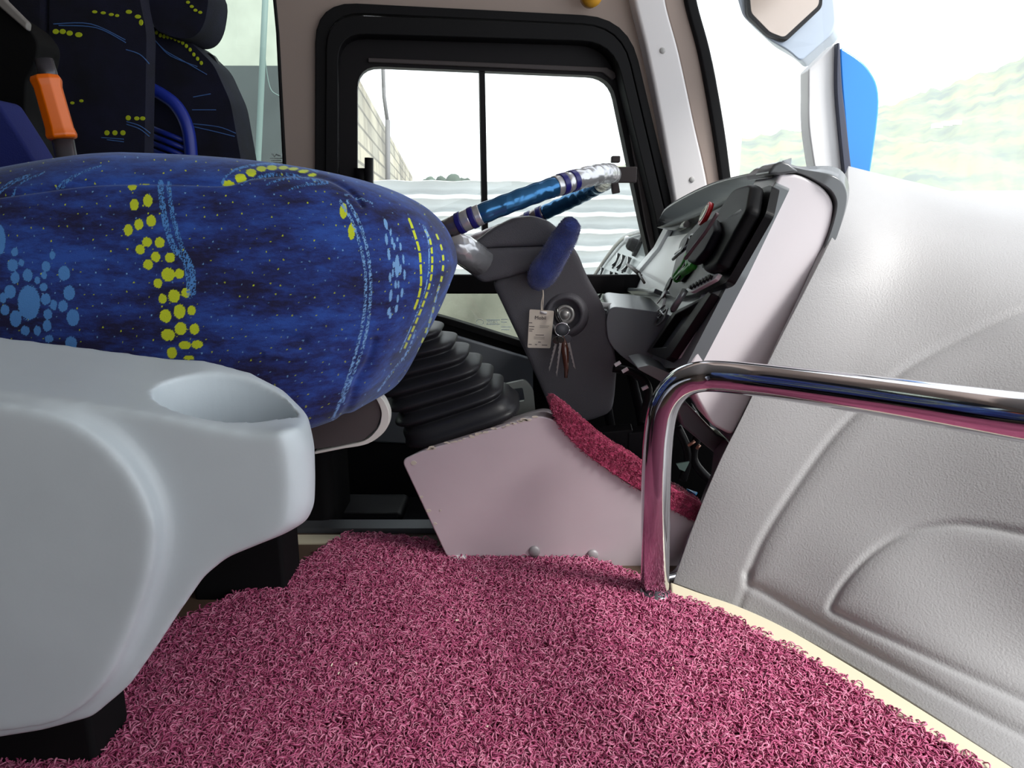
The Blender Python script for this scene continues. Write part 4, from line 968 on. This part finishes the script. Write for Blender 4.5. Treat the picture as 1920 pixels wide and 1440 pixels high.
b = MB(); b.prism([PF(.014)(x, y) for x, y in [(1246, 424), (1254, 426), (1232, 466), (1146, 570), (1138, 566), (1226, 462)]], -fn_n*.012); bevel(b.build('divider_rib', M_lgrey, t), .002)
def rock(cx, cy, l, parent):
    p = PF(.008); c = p(cx, cy)
    b = MB(); u = up_d; w = dep_d
    prof = [(-.5, 0), (.5, 0), (.5, .7), (.2, .42), (0, .34), (-.2, .42), (-.5, .8)]
    pts = [c + u*(a*l) + fn_n*(h*.018) - w*.013 for a, h in prof]; b.prism(pts, w*.026); return bevel(b.build('rocker_switch', M_blackgloss, parent), .0008)
for cx, cy in [(1158, 488), (1167, 492), (1178, 497), (1128, 513), (1144, 522), (1153, 525), (1112, 540), (1120, 545), (1130, 548), (1140, 552)]: rock(cx, cy, .046, t)
b = MB(); c = PF(.008)(1196, 463); b.lathe(c, fn_n, [(.030, -.004), (.030, .006), (.020, .008), (.019, .026), (.012, .034), (.002, .035)], 20); bevel(b.build('rotary_knob', M_black, t), .001)
b = MB(); b.lathe(PF(.008)(1184, 452), fn_n, [(.010, 0), (.010, .02), (.007, .024), (.001, .025)], 16); b.build('round_button', M_lgrey, t)
b = MB(); b.lathe(PF(.008)(1226, 438), fn_n, [(.010, 0), (.010, .01), (.001, .012)], 14); b.build('round_button', M_black, t)
b = MB()
for x, y in [(1149, 501), (1158, 505), (1167, 509), (1114, 526), (1122, 530), (1131, 534), (1140, 538)]: b.box(PF(.006)(x, y), (.01, .016, .004), up_d, dep_d)
b.build('indicator_lamp', M_black, t, False)
# centre plate with a small ledge; its sky reflection is painted as plain white
onface('centre_plate', rnd([(1168, 546), (1198, 500), (1238, 446), (1290, 438), (1330, 420), (1345, 425), (1290, 520), (1250, 548)], [4, 4, 14, 10, 8, 4, 4, 4]), .006, M_lgrey, .006, .002)
onface('lower_plate', rnd([(1150, 572), (1166, 550), (1246, 556), (1240, 578)], 4), .004, M_lgrey, .006, .002)
b = MB(); b.prism([PF(.005)(x, y) for x, y in [(1166, 544), (1248, 549), (1244, 557), (1172, 551)]], fn_n*.022); bevel(b.build('plate_ledge', M_trim, t), .002)
# black glossy instrument cowls
onface('instrument_glass', rnd([(1252, 545), (1276, 452), (1320, 405), (1400, 362), (1448, 346), (1436, 400), (1362, 530), (1318, 548), (1262, 560)], 8), .010, dull(mat('instrument_black', (12, 12, 15), .38)), .012, .003)
px_b = MB(); px_b.prism([PF(.012)(x, y) for x, y in rnd([(1400, 362), (1438, 352), (1430, 402), (1368, 512), (1340, 520), (1336, 470), (1366, 410)], 10)], fn_n*.022); bevel(px_b.build('instrument_cowl', dull(mat('cowl_black', (8, 8, 11), .5)), t), .008)
for nm, cx, cy, r1 in (('speedometer', 1352, 440, .055), ('tachometer', 1300, 478, .05)):
    b = MB(); c = PF(.012)(cx, cy); b.lathe(c, fn_n, [(r1, -.002), (r1+.003, .003), (r1-.002, .005), (r1-.005, .001), (.002, .001)], 32); g_ = b.build(nm, M_black, t)
    b = MB(); b.box(c+fn_n*.0035+up_d*.012, (.045, .003, .001), up_d, dep_d); b.build('needle', M_etch, g_, False)
b = MB(); b.prism([PF(.03)(x, y) for x, y in [(1362, 415), (1394, 394), (1396, 398), (1364, 420)]], fn_n*.004); b.build('chrome_accent', M_lgrey, t, False)
onface('radio_face', rnd([(1284, 544), (1316, 520), (1348, 512), (1340, 524), (1296, 548)], 3), .020, M_lgrey, .006, .001)
b = MB()
for i in range(7): b.box(PF(.022)(1296+i*6, 539-i*3.2), (.006, .010, .006), up_d, dep_d)
b.build('radio_button', M_black, t, False)
b = MB(); 
for x, y in [(1333, 482), (1338, 490), (1328, 494), (1358, 474)]: b.box(PF(.02)(x, y), (.008, .012, .012), up_d, dep_d)
b.build('toggle', M_lgrey, t, False)
# open tray frame low on the face
tray_o = [(1212, 660), (1262, 584), (1318, 556), (1328, 546), (1334, 550), (1256, 668), (1248, 674)]
tray_i = [(1224, 652), (1266, 590), (1308, 568), (1250, 650)]
onface('tray_frame', tray_o, .014, M_black, .014, .002, None, [tray_i])
b = MB(); b.prism([PF(-.006)(x, y) for x, y in [(1222, 655), (1266, 588), (1312, 566), (1252, 652)]], -fn_n*.002); b.build('tray_floor', mat('tray_grey', (92, 96, 92), .35), t, False)
# knee panel underneath
kp = rnd([(1144, 574), (1232, 584), (1292, 602), (1236, 668), (1198, 692), (1160, 664), (1140, 640), (1136, 600)], [16, 6, 4, 4, 10, 16, 16, 16])
b = MB(); b.prism([P(x, y, 1.32) for x, y in kp], (.02, .25, .0)); bevel(b.build('knee_panel', mat('knee_grey', (120, 124, 130), .3, coat=.3), t), .014, 5)
px_prism('lower_lip', rnd([(1192, 690), (1220, 684), (1262, 702), (1300, 740), (1280, 748), (1240, 716)], 8), 1.12, .10, M_trim, t, .006)
px_prism('under_bracket', [(1102, 600), (1115, 578), (1145, 585), (1140, 612), (1112, 640)], 1.40, .1, M_black, t, .006)
b = MB(); b.tube([P(x, y, 1.38) for x, y in cr([(1100, 572), (1112, 566), (1128, 572), (1148, 574)], 5)], .006, 10); b.build('stalk', M_lgrey, t)
px_prism('kick_panel', [(1262, 752), (1290, 758), (1345, 815), (1375, 830), (1366, 855), (1340, 850), (1280, 800)], 1.10, .05, M_trim, t, .004)
px_prism('side_kick', [(1372, 835), (1350, 860), (1345, 905), (1330, 940), (1316, 980), (1340, 960), (1372, 880), (1385, 850)], 1.06, .04, M_trim, t, .004)

# things lying on the dash face
fc = PF(.026)
t2 = empty('badge_button', fc(1327, 403), 'red rimmed round silver badge standing on the dashboard edge', 'badge')
b = MB(); c = fc(1327, 403); b.lathe(c, fn_n, [(.021, 0), (.021, .007), (.017, .008), (.016, .006), (.001, .006)], 28); b.build('rim', mat('red_enamel', (205, 30, 40), .3), t2)
b = MB(); b.lathe(c+fn_n*.0065, fn_n, [(.0155, 0), (.015, .002), (.010, .0025), (.009, .0015), (.001, .0015)], 24); b.build('face', mat('badge_face', (190, 190, 170), .35, metal=.5), t2)
def key(name, parent, p0, p1, head, m1, m2, w=.007, nrm=Vector((0, -1, 0))):
    d = (p1-p0); L = d.length; d.normalize(); s_ = d.cross(nrm).normalized(); r = head
    pts = [p0+d*(r*(1-math.cos(a)))*.95 + s_*(r*math.sin(a)) for a in np.linspace(0, 2*math.pi, 14, endpoint=False)]
    b = MB(); b.prism(pts, nrm*.0035); h = b.build(name, m1, parent); bevel(h, .0008)
    e0 = p0+d*(r*1.7); tt = [e0+s_*w*.5]; k = 7
    for i in range(k): 
        u = i/k; tt += [e0.lerp(p1, u+.02)+s_*w*.5, e0.lerp(p1, u+.5/k)+s_*w*.25]
    tt += [p1, e0-s_*w*.5]
    b = MB(); b.prism([q+nrm*.0008 for q in tt], nrm*.0018); b.build('blade', mat('key_steel', (150, 148, 146), .35, metal=.35), h, False)
t2 = empty('spare_key_bunch', fc(1290, 520), 'bunch of keys with bright green cords lying on the dashboard', 'keys')
M_green = mat('green_cord', (40, 150, 40), .5)
b = MB()
fc2 = PF(.040)
for q in ([(1292, 476), (1284, 495), (1276, 506), (1266, 520)], [(1298, 470), (1291, 490), (1292, 500), (1282, 510)], [(1302, 492), (1292, 505), (1280, 512), (1268, 524)], [(1290, 478), (1296, 492), (1300, 500)]):
    b.tube([fc2(x, y) for x, y in cr(q, 6)], .006, 8)
b.build('green_cord', M_green, t2)
b = MB(); b.tube([fc2(1299+5*math.cos(a), 446+6*math.sin(a)) for a in np.linspace(0, 6.28, 20)], .0022, 8); b.tube([fc2(x, y) for x, y in [(1296, 455), (1280, 470), (1272, 476), (1262, 486)]], .003, 8); b.build('split_ring', M_steel, t2)
key('key', t2, fc2(1284, 505), fc2(1256, 528), .016, M_black, M_steel, .008, fn_n)
key('key', t2, fc2(1262, 523), fc2(1240, 560), .014, M_black, M_steel, .008, fn_n)
key('key', t2, fc2(1254, 540), fc2(1234, 570), .012, M_steel, M_steel, .008, fn_n)
key('key', t2, fc2(1290, 456), fc2(1266, 478), .013, M_black, M_steel, .008, fn_n)
t2 = empty('black_sleeve', fc(1340, 450), 'black pouch slumped over the instrument cluster', 'pouch')
b = MB(); pts_ = [PF(.034)(x, y) for x, y in rnd([(1304, 455), (1330, 425), (1352, 412), (1358, 436), (1336, 478), (1316, 500), (1302, 498), (1298, 478)], 8)]
b.prism(pts_, fn_n*.014); bevel(b.build('pouch', dull(mat('pouch_black', (12, 12, 20), .6)), t2), .005)
b = MB(); b.tube([PF(.06)(x, y) for x, y in cr([(1345, 400), (1325, 432), (1300, 465), (1285, 485)], 6)], .0028, 8); b.build('strap', mat('strap_brown', (96, 80, 84), .5), t2)
t2 = empty('ball_pen', fc(1268, 590), 'slim silver grey pen resting in the tray edge of the dashboard', 'pen')
b = MB(); b.tube([PF(.03)(1284, 545), PF(.03)(1262, 580)], .0055, 12); b.build('barrel', mat('pen_grey', (150, 156, 158), .3, metal=.4), t2)
b = MB(); b.tube([PF(.03)(1262, 580), PF(.03)(1259, 585)], [.0055, .0015], 12); b.build('tip', M_black, t2)
t2 = empty('small_clip', fc(1235, 595), 'small openwork silver clip hanging on the knee panel edge', 'clip')
b = MB()
for q in ([(1214, 599), (1246, 573)], [(1218, 603), (1250, 580)], [(1228, 590), (1236, 598)], [(1238, 582), (1246, 592)], [(1252, 578), (1244, 600), (1232, 610), (1230, 604), (1244, 586)]): b.tube([PF(.02)(x, y) for x, y in cr(q, 4)], .0018, 8)
b.build('clip_wire', M_steel, t2)
b = MB(); b.tube([PF(.01)(1176, 496), PF(.03)(1186, 503), PF(.05)(1198, 513)], .0045, 10); b.tube([PF(.05)(1198, 513), PF(.07)(1208, 530)], .0025, 8); b.build('toggle_stalk', M_framebrown, t)

# dark pedal area under the dash
t = empty('pedal_box', P(1200, 780, 1.35), 'dark footwell with pedals and wiring under the dashboard', 'pedals')
b = MB(); b.prism([P(x, y, 1.5) for x, y in [(1000, 640), (1270, 640), (1310, 740), (1340, 820), (1330, 1000), (1000, 1000)]], (0, .03, 0)); b.build('bulkhead', M_blackmatte, t, False)
for x in (1120, 1180):
    b = MB(); b.tube([P(x, 690, 1.42), P(x+20, 770, 1.38), P(x+28, 820, 1.32)], .010, 10); b.box(P(x+30, 835, 1.31), (.07, .02, .09), (1, 0, .1), (0, 1, .5)); bevel(b.build('pedal', M_black, t), .003)
b = MB()
for q in ([(1150, 690), (1190, 700), (1215, 730), (1205, 790)], [(1290, 760), (1310, 800), (1300, 860), (1330, 900)], [(1270, 800), (1290, 850), (1280, 900)]): b.tube([P(x, y, 1.25) for x, y in cr(q, 6)], .008, 8)
b.build('cable', M_black, t)
b = MB()
for x, y, X_ in [(1172, 694, (1, 0, .6)), (1158, 682, (1, 0, .6)), (1299, 772, (1, 0, -.4)), (1209, 727, (1, 0, .5))]: b.box(P(x, y, 1.2), (.011, .006, .005), X_)
b.build('connector', M_lgrey, t, False)
b = MB(); b.prism([P(x, y, 1.2) for x, y in [(1268, 870), (1293, 866), (1284, 884), (1274, 880)]], (0, .004, 0)); b.build('reflector', mat('pale_green', (150, 180, 170), .2), t, False)
b = MB(); b.tube([P(1290, 836, 1.2), P(1303, 827, 1.2)], .003, 8); b.tube([P(1306, 842, 1.2), P(1312, 834, 1.2)], .003, 8); b.build('brass_pin', mat('copper_pin', (190, 140, 120), .3, metal=.6), t)
t = empty('wooden_stick', P(1270, 928, 1.02), 'thin beige flat stick lying on the red ledge mat', 'stick')
b = MB(); b.prism([P(x, y, 1.02) for x, y in [(1230, 917), (1262, 920), (1294, 930), (1293, 936), (1262, 928), (1230, 923)]], (0, .012, 0)); b.build('stick', mat('pale_wood', (190, 176, 160), .7), t, False)
t = empty('blue_wrapper', P(1298, 926, 1.05), 'scrap of bright blue plastic beside the beige stick', 'wrapper')
b = MB(); pts_ = [P(x, y, Y) for x, y, Y in [(1288, 918, 1.04), (1298, 922, 1.06), (1308, 925, 1.05), (1305, 929, 1.03), (1296, 931, 1.04), (1290, 925, 1.05)]]; b.prism(pts_, (0, .003, .001)); b.build('scrap', mat('cyan_plastic', (40, 150, 215), .4), t, False)

# ============================================================ STEERING WHEEL AND COLUMN
Rw = .236; tilt = R(21.5)
FR = P(1146, 330, 1.43); wx = Vector((math.cos(tilt), -.03, math.sin(tilt))).normalized(); wy = Vector((0, 1, -.10)); wy = (wy-wx*wy.dot(wx)).normalized(); wz = wx.cross(wy)
WC = FR - wx*Rw
t = empty('steering_wheel', WC, 'steering wheel wrapped in grey silver and shiny blue foil tape', 'steering wheel')
def foil(name, c, rough=.22, met=.75, str_=.9):
    m = mat(name, c, rough, met); nt = m.node_tree; bs = nt.nodes['Principled BSDF']; tt = nt.nodes.new('ShaderNodeTexCoord')
    n = nt.nodes.new('ShaderNodeTexVoronoi'); n.inputs['Scale'].default_value = 55; n2_ = nt.nodes.new('ShaderNodeTexNoise'); n2_.inputs['Scale'].default_value = 16
    nt.links.new(tt.outputs['Object'], n2_.inputs['Vector']); nt.links.new(n2_.outputs['Color'], n.inputs['Vector'])
    n.inputs['Scale'].default_value = 4; bp = nt.nodes.new('ShaderNodeBump'); bp.inputs['Strength'].default_value = str_; bp.inputs['Distance'].default_value = .006
    nt.links.new(n.outputs['Distance'], bp.inputs['Height']); nt.links.new(bp.outputs[0], bs.inputs['Normal']); return m
M_fg = foil('grey_foil', (140, 132, 136), .25, .7, .35); M_fs = foil('silver_foil', (215, 215, 218), .25, .6, .5); M_fb = foil('blue_foil', (62, 120, 172), .2, .7, .35); M_band = mat('navy_band', (36, 34, 120), .35)
def arc(a0, a1, r, n=40, wav=True):
    out = []; rs = []
    for k in range(n+1):
        a = R(a0+(a1-a0)*k/n); out.append(WC + wx*(Rw*math.cos(a)) + wy*(Rw*math.sin(a))); rs.append(r*(1+(.035*math.sin(math.degrees(a)*.9) if wav else 0)))
    return out, rs
def ring(name, segs, r, m):
    b = MB()
    for a0, a1 in segs: p_, r_ = arc(a0, a1, r, max(6, int(abs(a1-a0)*.7)), r > .0145 and a1-a0 > 8); b.tube(p_, r_, 18)
    return b.build(name, m, t)
# angle 0 = front, -90 = nearest the camera
ring('silver_wrap', [(-54, 20)], .0175, M_fs)
ring('blue_wrap', [(-93, -58), (20, 66)], .0165, M_fb)
ring('grey_wrap', [(-175, -98), (66, 185)], .0162, M_fg)
ring('navy_band', [(-56.5, -54), (-51, -48.5), (-96, -94), (-101.5, -99.5), (67, 70), (74, 77)], .0182, M_band)
ring('pale_band', [(-59, -56.5), (-54, -51), (-99.5, -96), (-94, -91.5)], .0172, M_fs)
b = MB(); b.box(P(1154, 299, 1.43), (.016, .02, .012)); b.box(P(1153, 350, 1.43), (.014, .018, .026), (1, 0, .2)); b.box(P(1174, 328, 1.46), (.04, .012, .03)); bevel(b.build('knob_bracket', M_framebrown, t), .002)
b = MB(); b.tube([P(838, 452, 1.28), P(866, 466, 1.29), P(905, 492, 1.32)], [.022, .026, .026], 14); b.build('spoke_wrap', M_fs, t)
t = empty('steering_column', P(1060, 700, 1.3), 'dark grey steering column shroud with ignition lock', 'steering column')
up_sh = rnd([(884, 458), (922, 428), (962, 408), (1000, 404), (1030, 414), (1055, 436), (1064, 452), (1060, 462), (893, 466)], 10)
lo_sh = rnd([(852, 470), (892, 466), (1052, 461), (1062, 480), (1020, 500), (960, 520), (905, 532), (880, 512), (850, 492)], 10)
organic('upper_shroud', [solid(up_sh, 1.315, .17)], .004, 14, M_column, t)
organic('lower_shroud', [solid(lo_sh, 1.31, .16)], .004, 10, M_column, t)
colp = rnd([(922, 530), (960, 500), (1020, 470), (1060, 445), (1082, 470), (1102, 520), (1126, 560), (1146, 610), (1158, 690), (1150, 775), (1090, 795), (1035, 775), (1002, 700), (965, 620)], [10, 20, 30, 30, 20, 20, 20, 20, 20, 20, 20, 20, 20, 20])
organic('column_shroud', [solid(colp, 1.33, .15)], .004, 12, M_column, t)
b = MB(); b.lathe(P(959, 472, 1.312), (0, -1, 0), [(.0045, -.003), (.0045, .0002), (.0005, .0002)], 12); b.build('screw_hole', M_black, t)
kc = P(1060, 590, 1.328); kn = Vector((-.15, -1, .15)).normalized()
b = MB(); b.lathe(kc, kn, [(.044, -.02), (.042, .002), (.036, .012), (.029, .014), (.027, .004), (.001, .002)], 36); hl_ = b.build('lock_housing', M_column, t)
b = MB(); b.lathe(kc+kn*.004, kn, [(.018, 0), (.018, .006), (.013, .007), (.012, .004), (.008, .004), (.007, .0075), (.001, .0075)], 28); b.build('lock_cylinder', mat('lock_metal', (160, 158, 156), .35, metal=.5), hl_)
# keys hanging from the ignition
t = empty('ignition_keys', P(1055, 600, 1.295), 'key ring and dark keys hanging from the ignition lock', 'keys')
b = MB(); b.tube([P(x, y, Y) for x, y, Y in cr([(1044, 579, 1.290), (1046, 592, 1.285), (1051, 602, 1.285), (1056, 612, 1.285)], 5)], .0028, 10); b.lathe(P(1053, 612, 1.285), (0, 1, 0), [(.001, -.002), (.005, -.002), (.005, .002), (.001, .002)], 12); b.build('key_head', M_blackgloss, t)
b = MB(); b.tube([P(1054+13.5*math.cos(a), 618+12.5*math.sin(a), 1.280) for a in np.linspace(0, 2*math.pi, 32)], .0011, 8); b.build('ring', M_chrome, t)
b = MB(); b.lathe(P(1054, 617, 1.283), (0, -1, 0), [(.0112, 0), (.0112, .001), (.0005, .001)], 24); b.build('disc', mat('disc_grey', (96, 98, 104), .4), t)
key('key', t, P(1062, 628, 1.275), P(1079, 692, 1.275), .0078, mat('key_plastic', (60, 62, 70), .4), M_steel, .005)
key('key', t, P(1045, 630, 1.280), P(1030, 696, 1.280), .0075, M_blackgloss, M_steel, .005)
key('key', t, P(1052, 630, 1.270), P(1044, 706, 1.270), .0065, M_blackgloss, M_chrome, .005)
b = MB(); b.tube([P(1056, 630, 1.275), P(1059, 655, 1.270), P(1062, 690, 1.270), P(1061, 708, 1.270)], [.003, .0075, .0045, .003], 14); b.build('brown_fob', mat('amber_fob', (90, 52, 40), .15, coat=.6), t)
# paper tag on a string
t = empty('service_tag', P(1013, 545, 1.295), 'cream printed service tag hanging on a string under the blue lever sock', 'tag')
YT = 1.300
b = MB(); b.tube([P(x, y, YT) for x, y in cr([(1017, 540), (1018, 553), (1015, 568), (1015, 583)], 6)], .0011, 6); b.tube([P(x, y, YT) for x, y in cr([(1018, 540), (1019, 556), (1018, 570), (1017, 583)], 6)], .0009, 6); b.build('string', M_card, t)
px_prism('card', rnd([(993, 580), (1039, 583), (1032, 653), (989, 652)], 3), YT, .0008, M_card, t, 0, False)
px_prism('eyelet', rnd([(1013, 583), (1026, 585), (1025, 590), (1013, 588)], 1), YT-.0012, .0008, M_white, t, 0)
text_obj('tag_lettering', 'Mobil', P(1002.5, 598.5, YT-.0006), P(1100, 583+2, YT)-P(1000, 581, YT), (0, 0, 1), .0092, mat('tag_ink', (60, 54, 58), .7), t, .0002, 1.0)
b = MB()
for x0, x1, y in [(992, 998, 605), (992, 1002, 612), (992, 1001, 617), (992, 998, 620.5), (1004, 1020, 628), (1001, 1021, 632), (1001, 1021, 635), (1009, 1014, 641.5), (991, 997, 645.5), (1003, 1007, 646), (1016, 1026, 647), (1012, 1030, 611), (1012, 1028, 614)]:
    w_ = .55 if y not in (632, 635, 611, 614) else .25
    b.prism([P(x0, y-w_, YT-.0004), P(x1, y-w_+.3, YT-.0004), P(x1, y+w_+.3, YT-.0004), P(x0, y+w_, YT-.0004)], (0, .0003, 0))
b.build('small_print', M_ink, t, False)
# furry blue cover on the column lever
t = empty('lever_sock', P(1035, 490, 1.285), 'fuzzy royal blue sock cover on the steering column lever', 'lever cover')
pth = cr([tuple(P(x, y, Y))+(r,) for x, y, Y, r in [(1000, 530, 1.300, .009), (1010, 523, 1.285, .0215), (1022, 506, 1.275, .0255), (1036, 484, 1.265, .0235), (1050, 460, 1.255, .0225), (1063, 438, 1.245, .0200), (1070, 423, 1.235, .0165), (1074, 415, 1.235, .0120), (1077, 410, 1.235, .0035)]], 6)
M_sock = mat('blue_terry', (58, 76, 150), .95, bump=.8, bscale=500, var=.3, vscale=60); M_sock.node_tree.nodes['Principled BSDF'].inputs['Sheen Weight'].default_value = .6
b = MB(); b.tube([p[:3] for p in pth], [p[3] for p in pth], 22); o = b.build('sock', M_sock, t)
# terry loops
PP = np.array([p[:3] for p in pth]); RR = np.array([p[3] for p in pth]); nf_ = 7000
ii = rng.uniform(0, len(PP)-1.01, nf_); i0 = ii.astype(int); fr_ = (ii-i0)[:, None]; C0 = PP[i0]*(1-fr_)+PP[i0+1]*fr_; r0 = RR[i0]*(1-fr_[:, 0])+RR[i0+1]*fr_[:, 0]
D = PP[i0+1]-PP[i0]; D /= np.linalg.norm(D, axis=1, keepdims=True); Q = rng.normal(size=(nf_, 3)); Q -= (Q*D).sum(1, keepdims=True)*D; Q /= np.linalg.norm(Q, axis=1, keepdims=True)
base_ = C0+Q*r0[:, None]*.98; tip = base_+Q*rng.uniform(.0012, .003, nf_)[:, None]+rng.normal(size=(nf_, 3))*.0008; sd = np.cross(Q, D)*.0006; s2 = D*.0006
V = np.stack([base_+sd, base_-sd, base_+s2, tip], 1).reshape(-1, 3); k = np.arange(nf_)*4
Fc = np.concatenate([np.stack([k, k+2, k+3], 1), np.stack([k+2, k+1, k+3], 1), np.stack([k+1, k, k+3], 1)])
me = bpy.data.meshes.new('fuzz'); me.from_pydata(V.tolist(), [], Fc.tolist()); o = put('fuzz', me, M_sock, t, True); tag(o, kind='stuff')

# header details seen at the very top: amber knob under the ceiling edge
t = empty('amber_knob', PW(-.06)(1105, -4), 'small amber plastic knob above the side window at the top edge', 'knob')
b = MB(); b.lathe(PW(-.03)(1105, -4), -OUT, [(.022, 0), (.024, .02), (.016, .035), (.002, .038)], 20); b.build('knob', mat('amber', (220, 160, 50), .35), t)
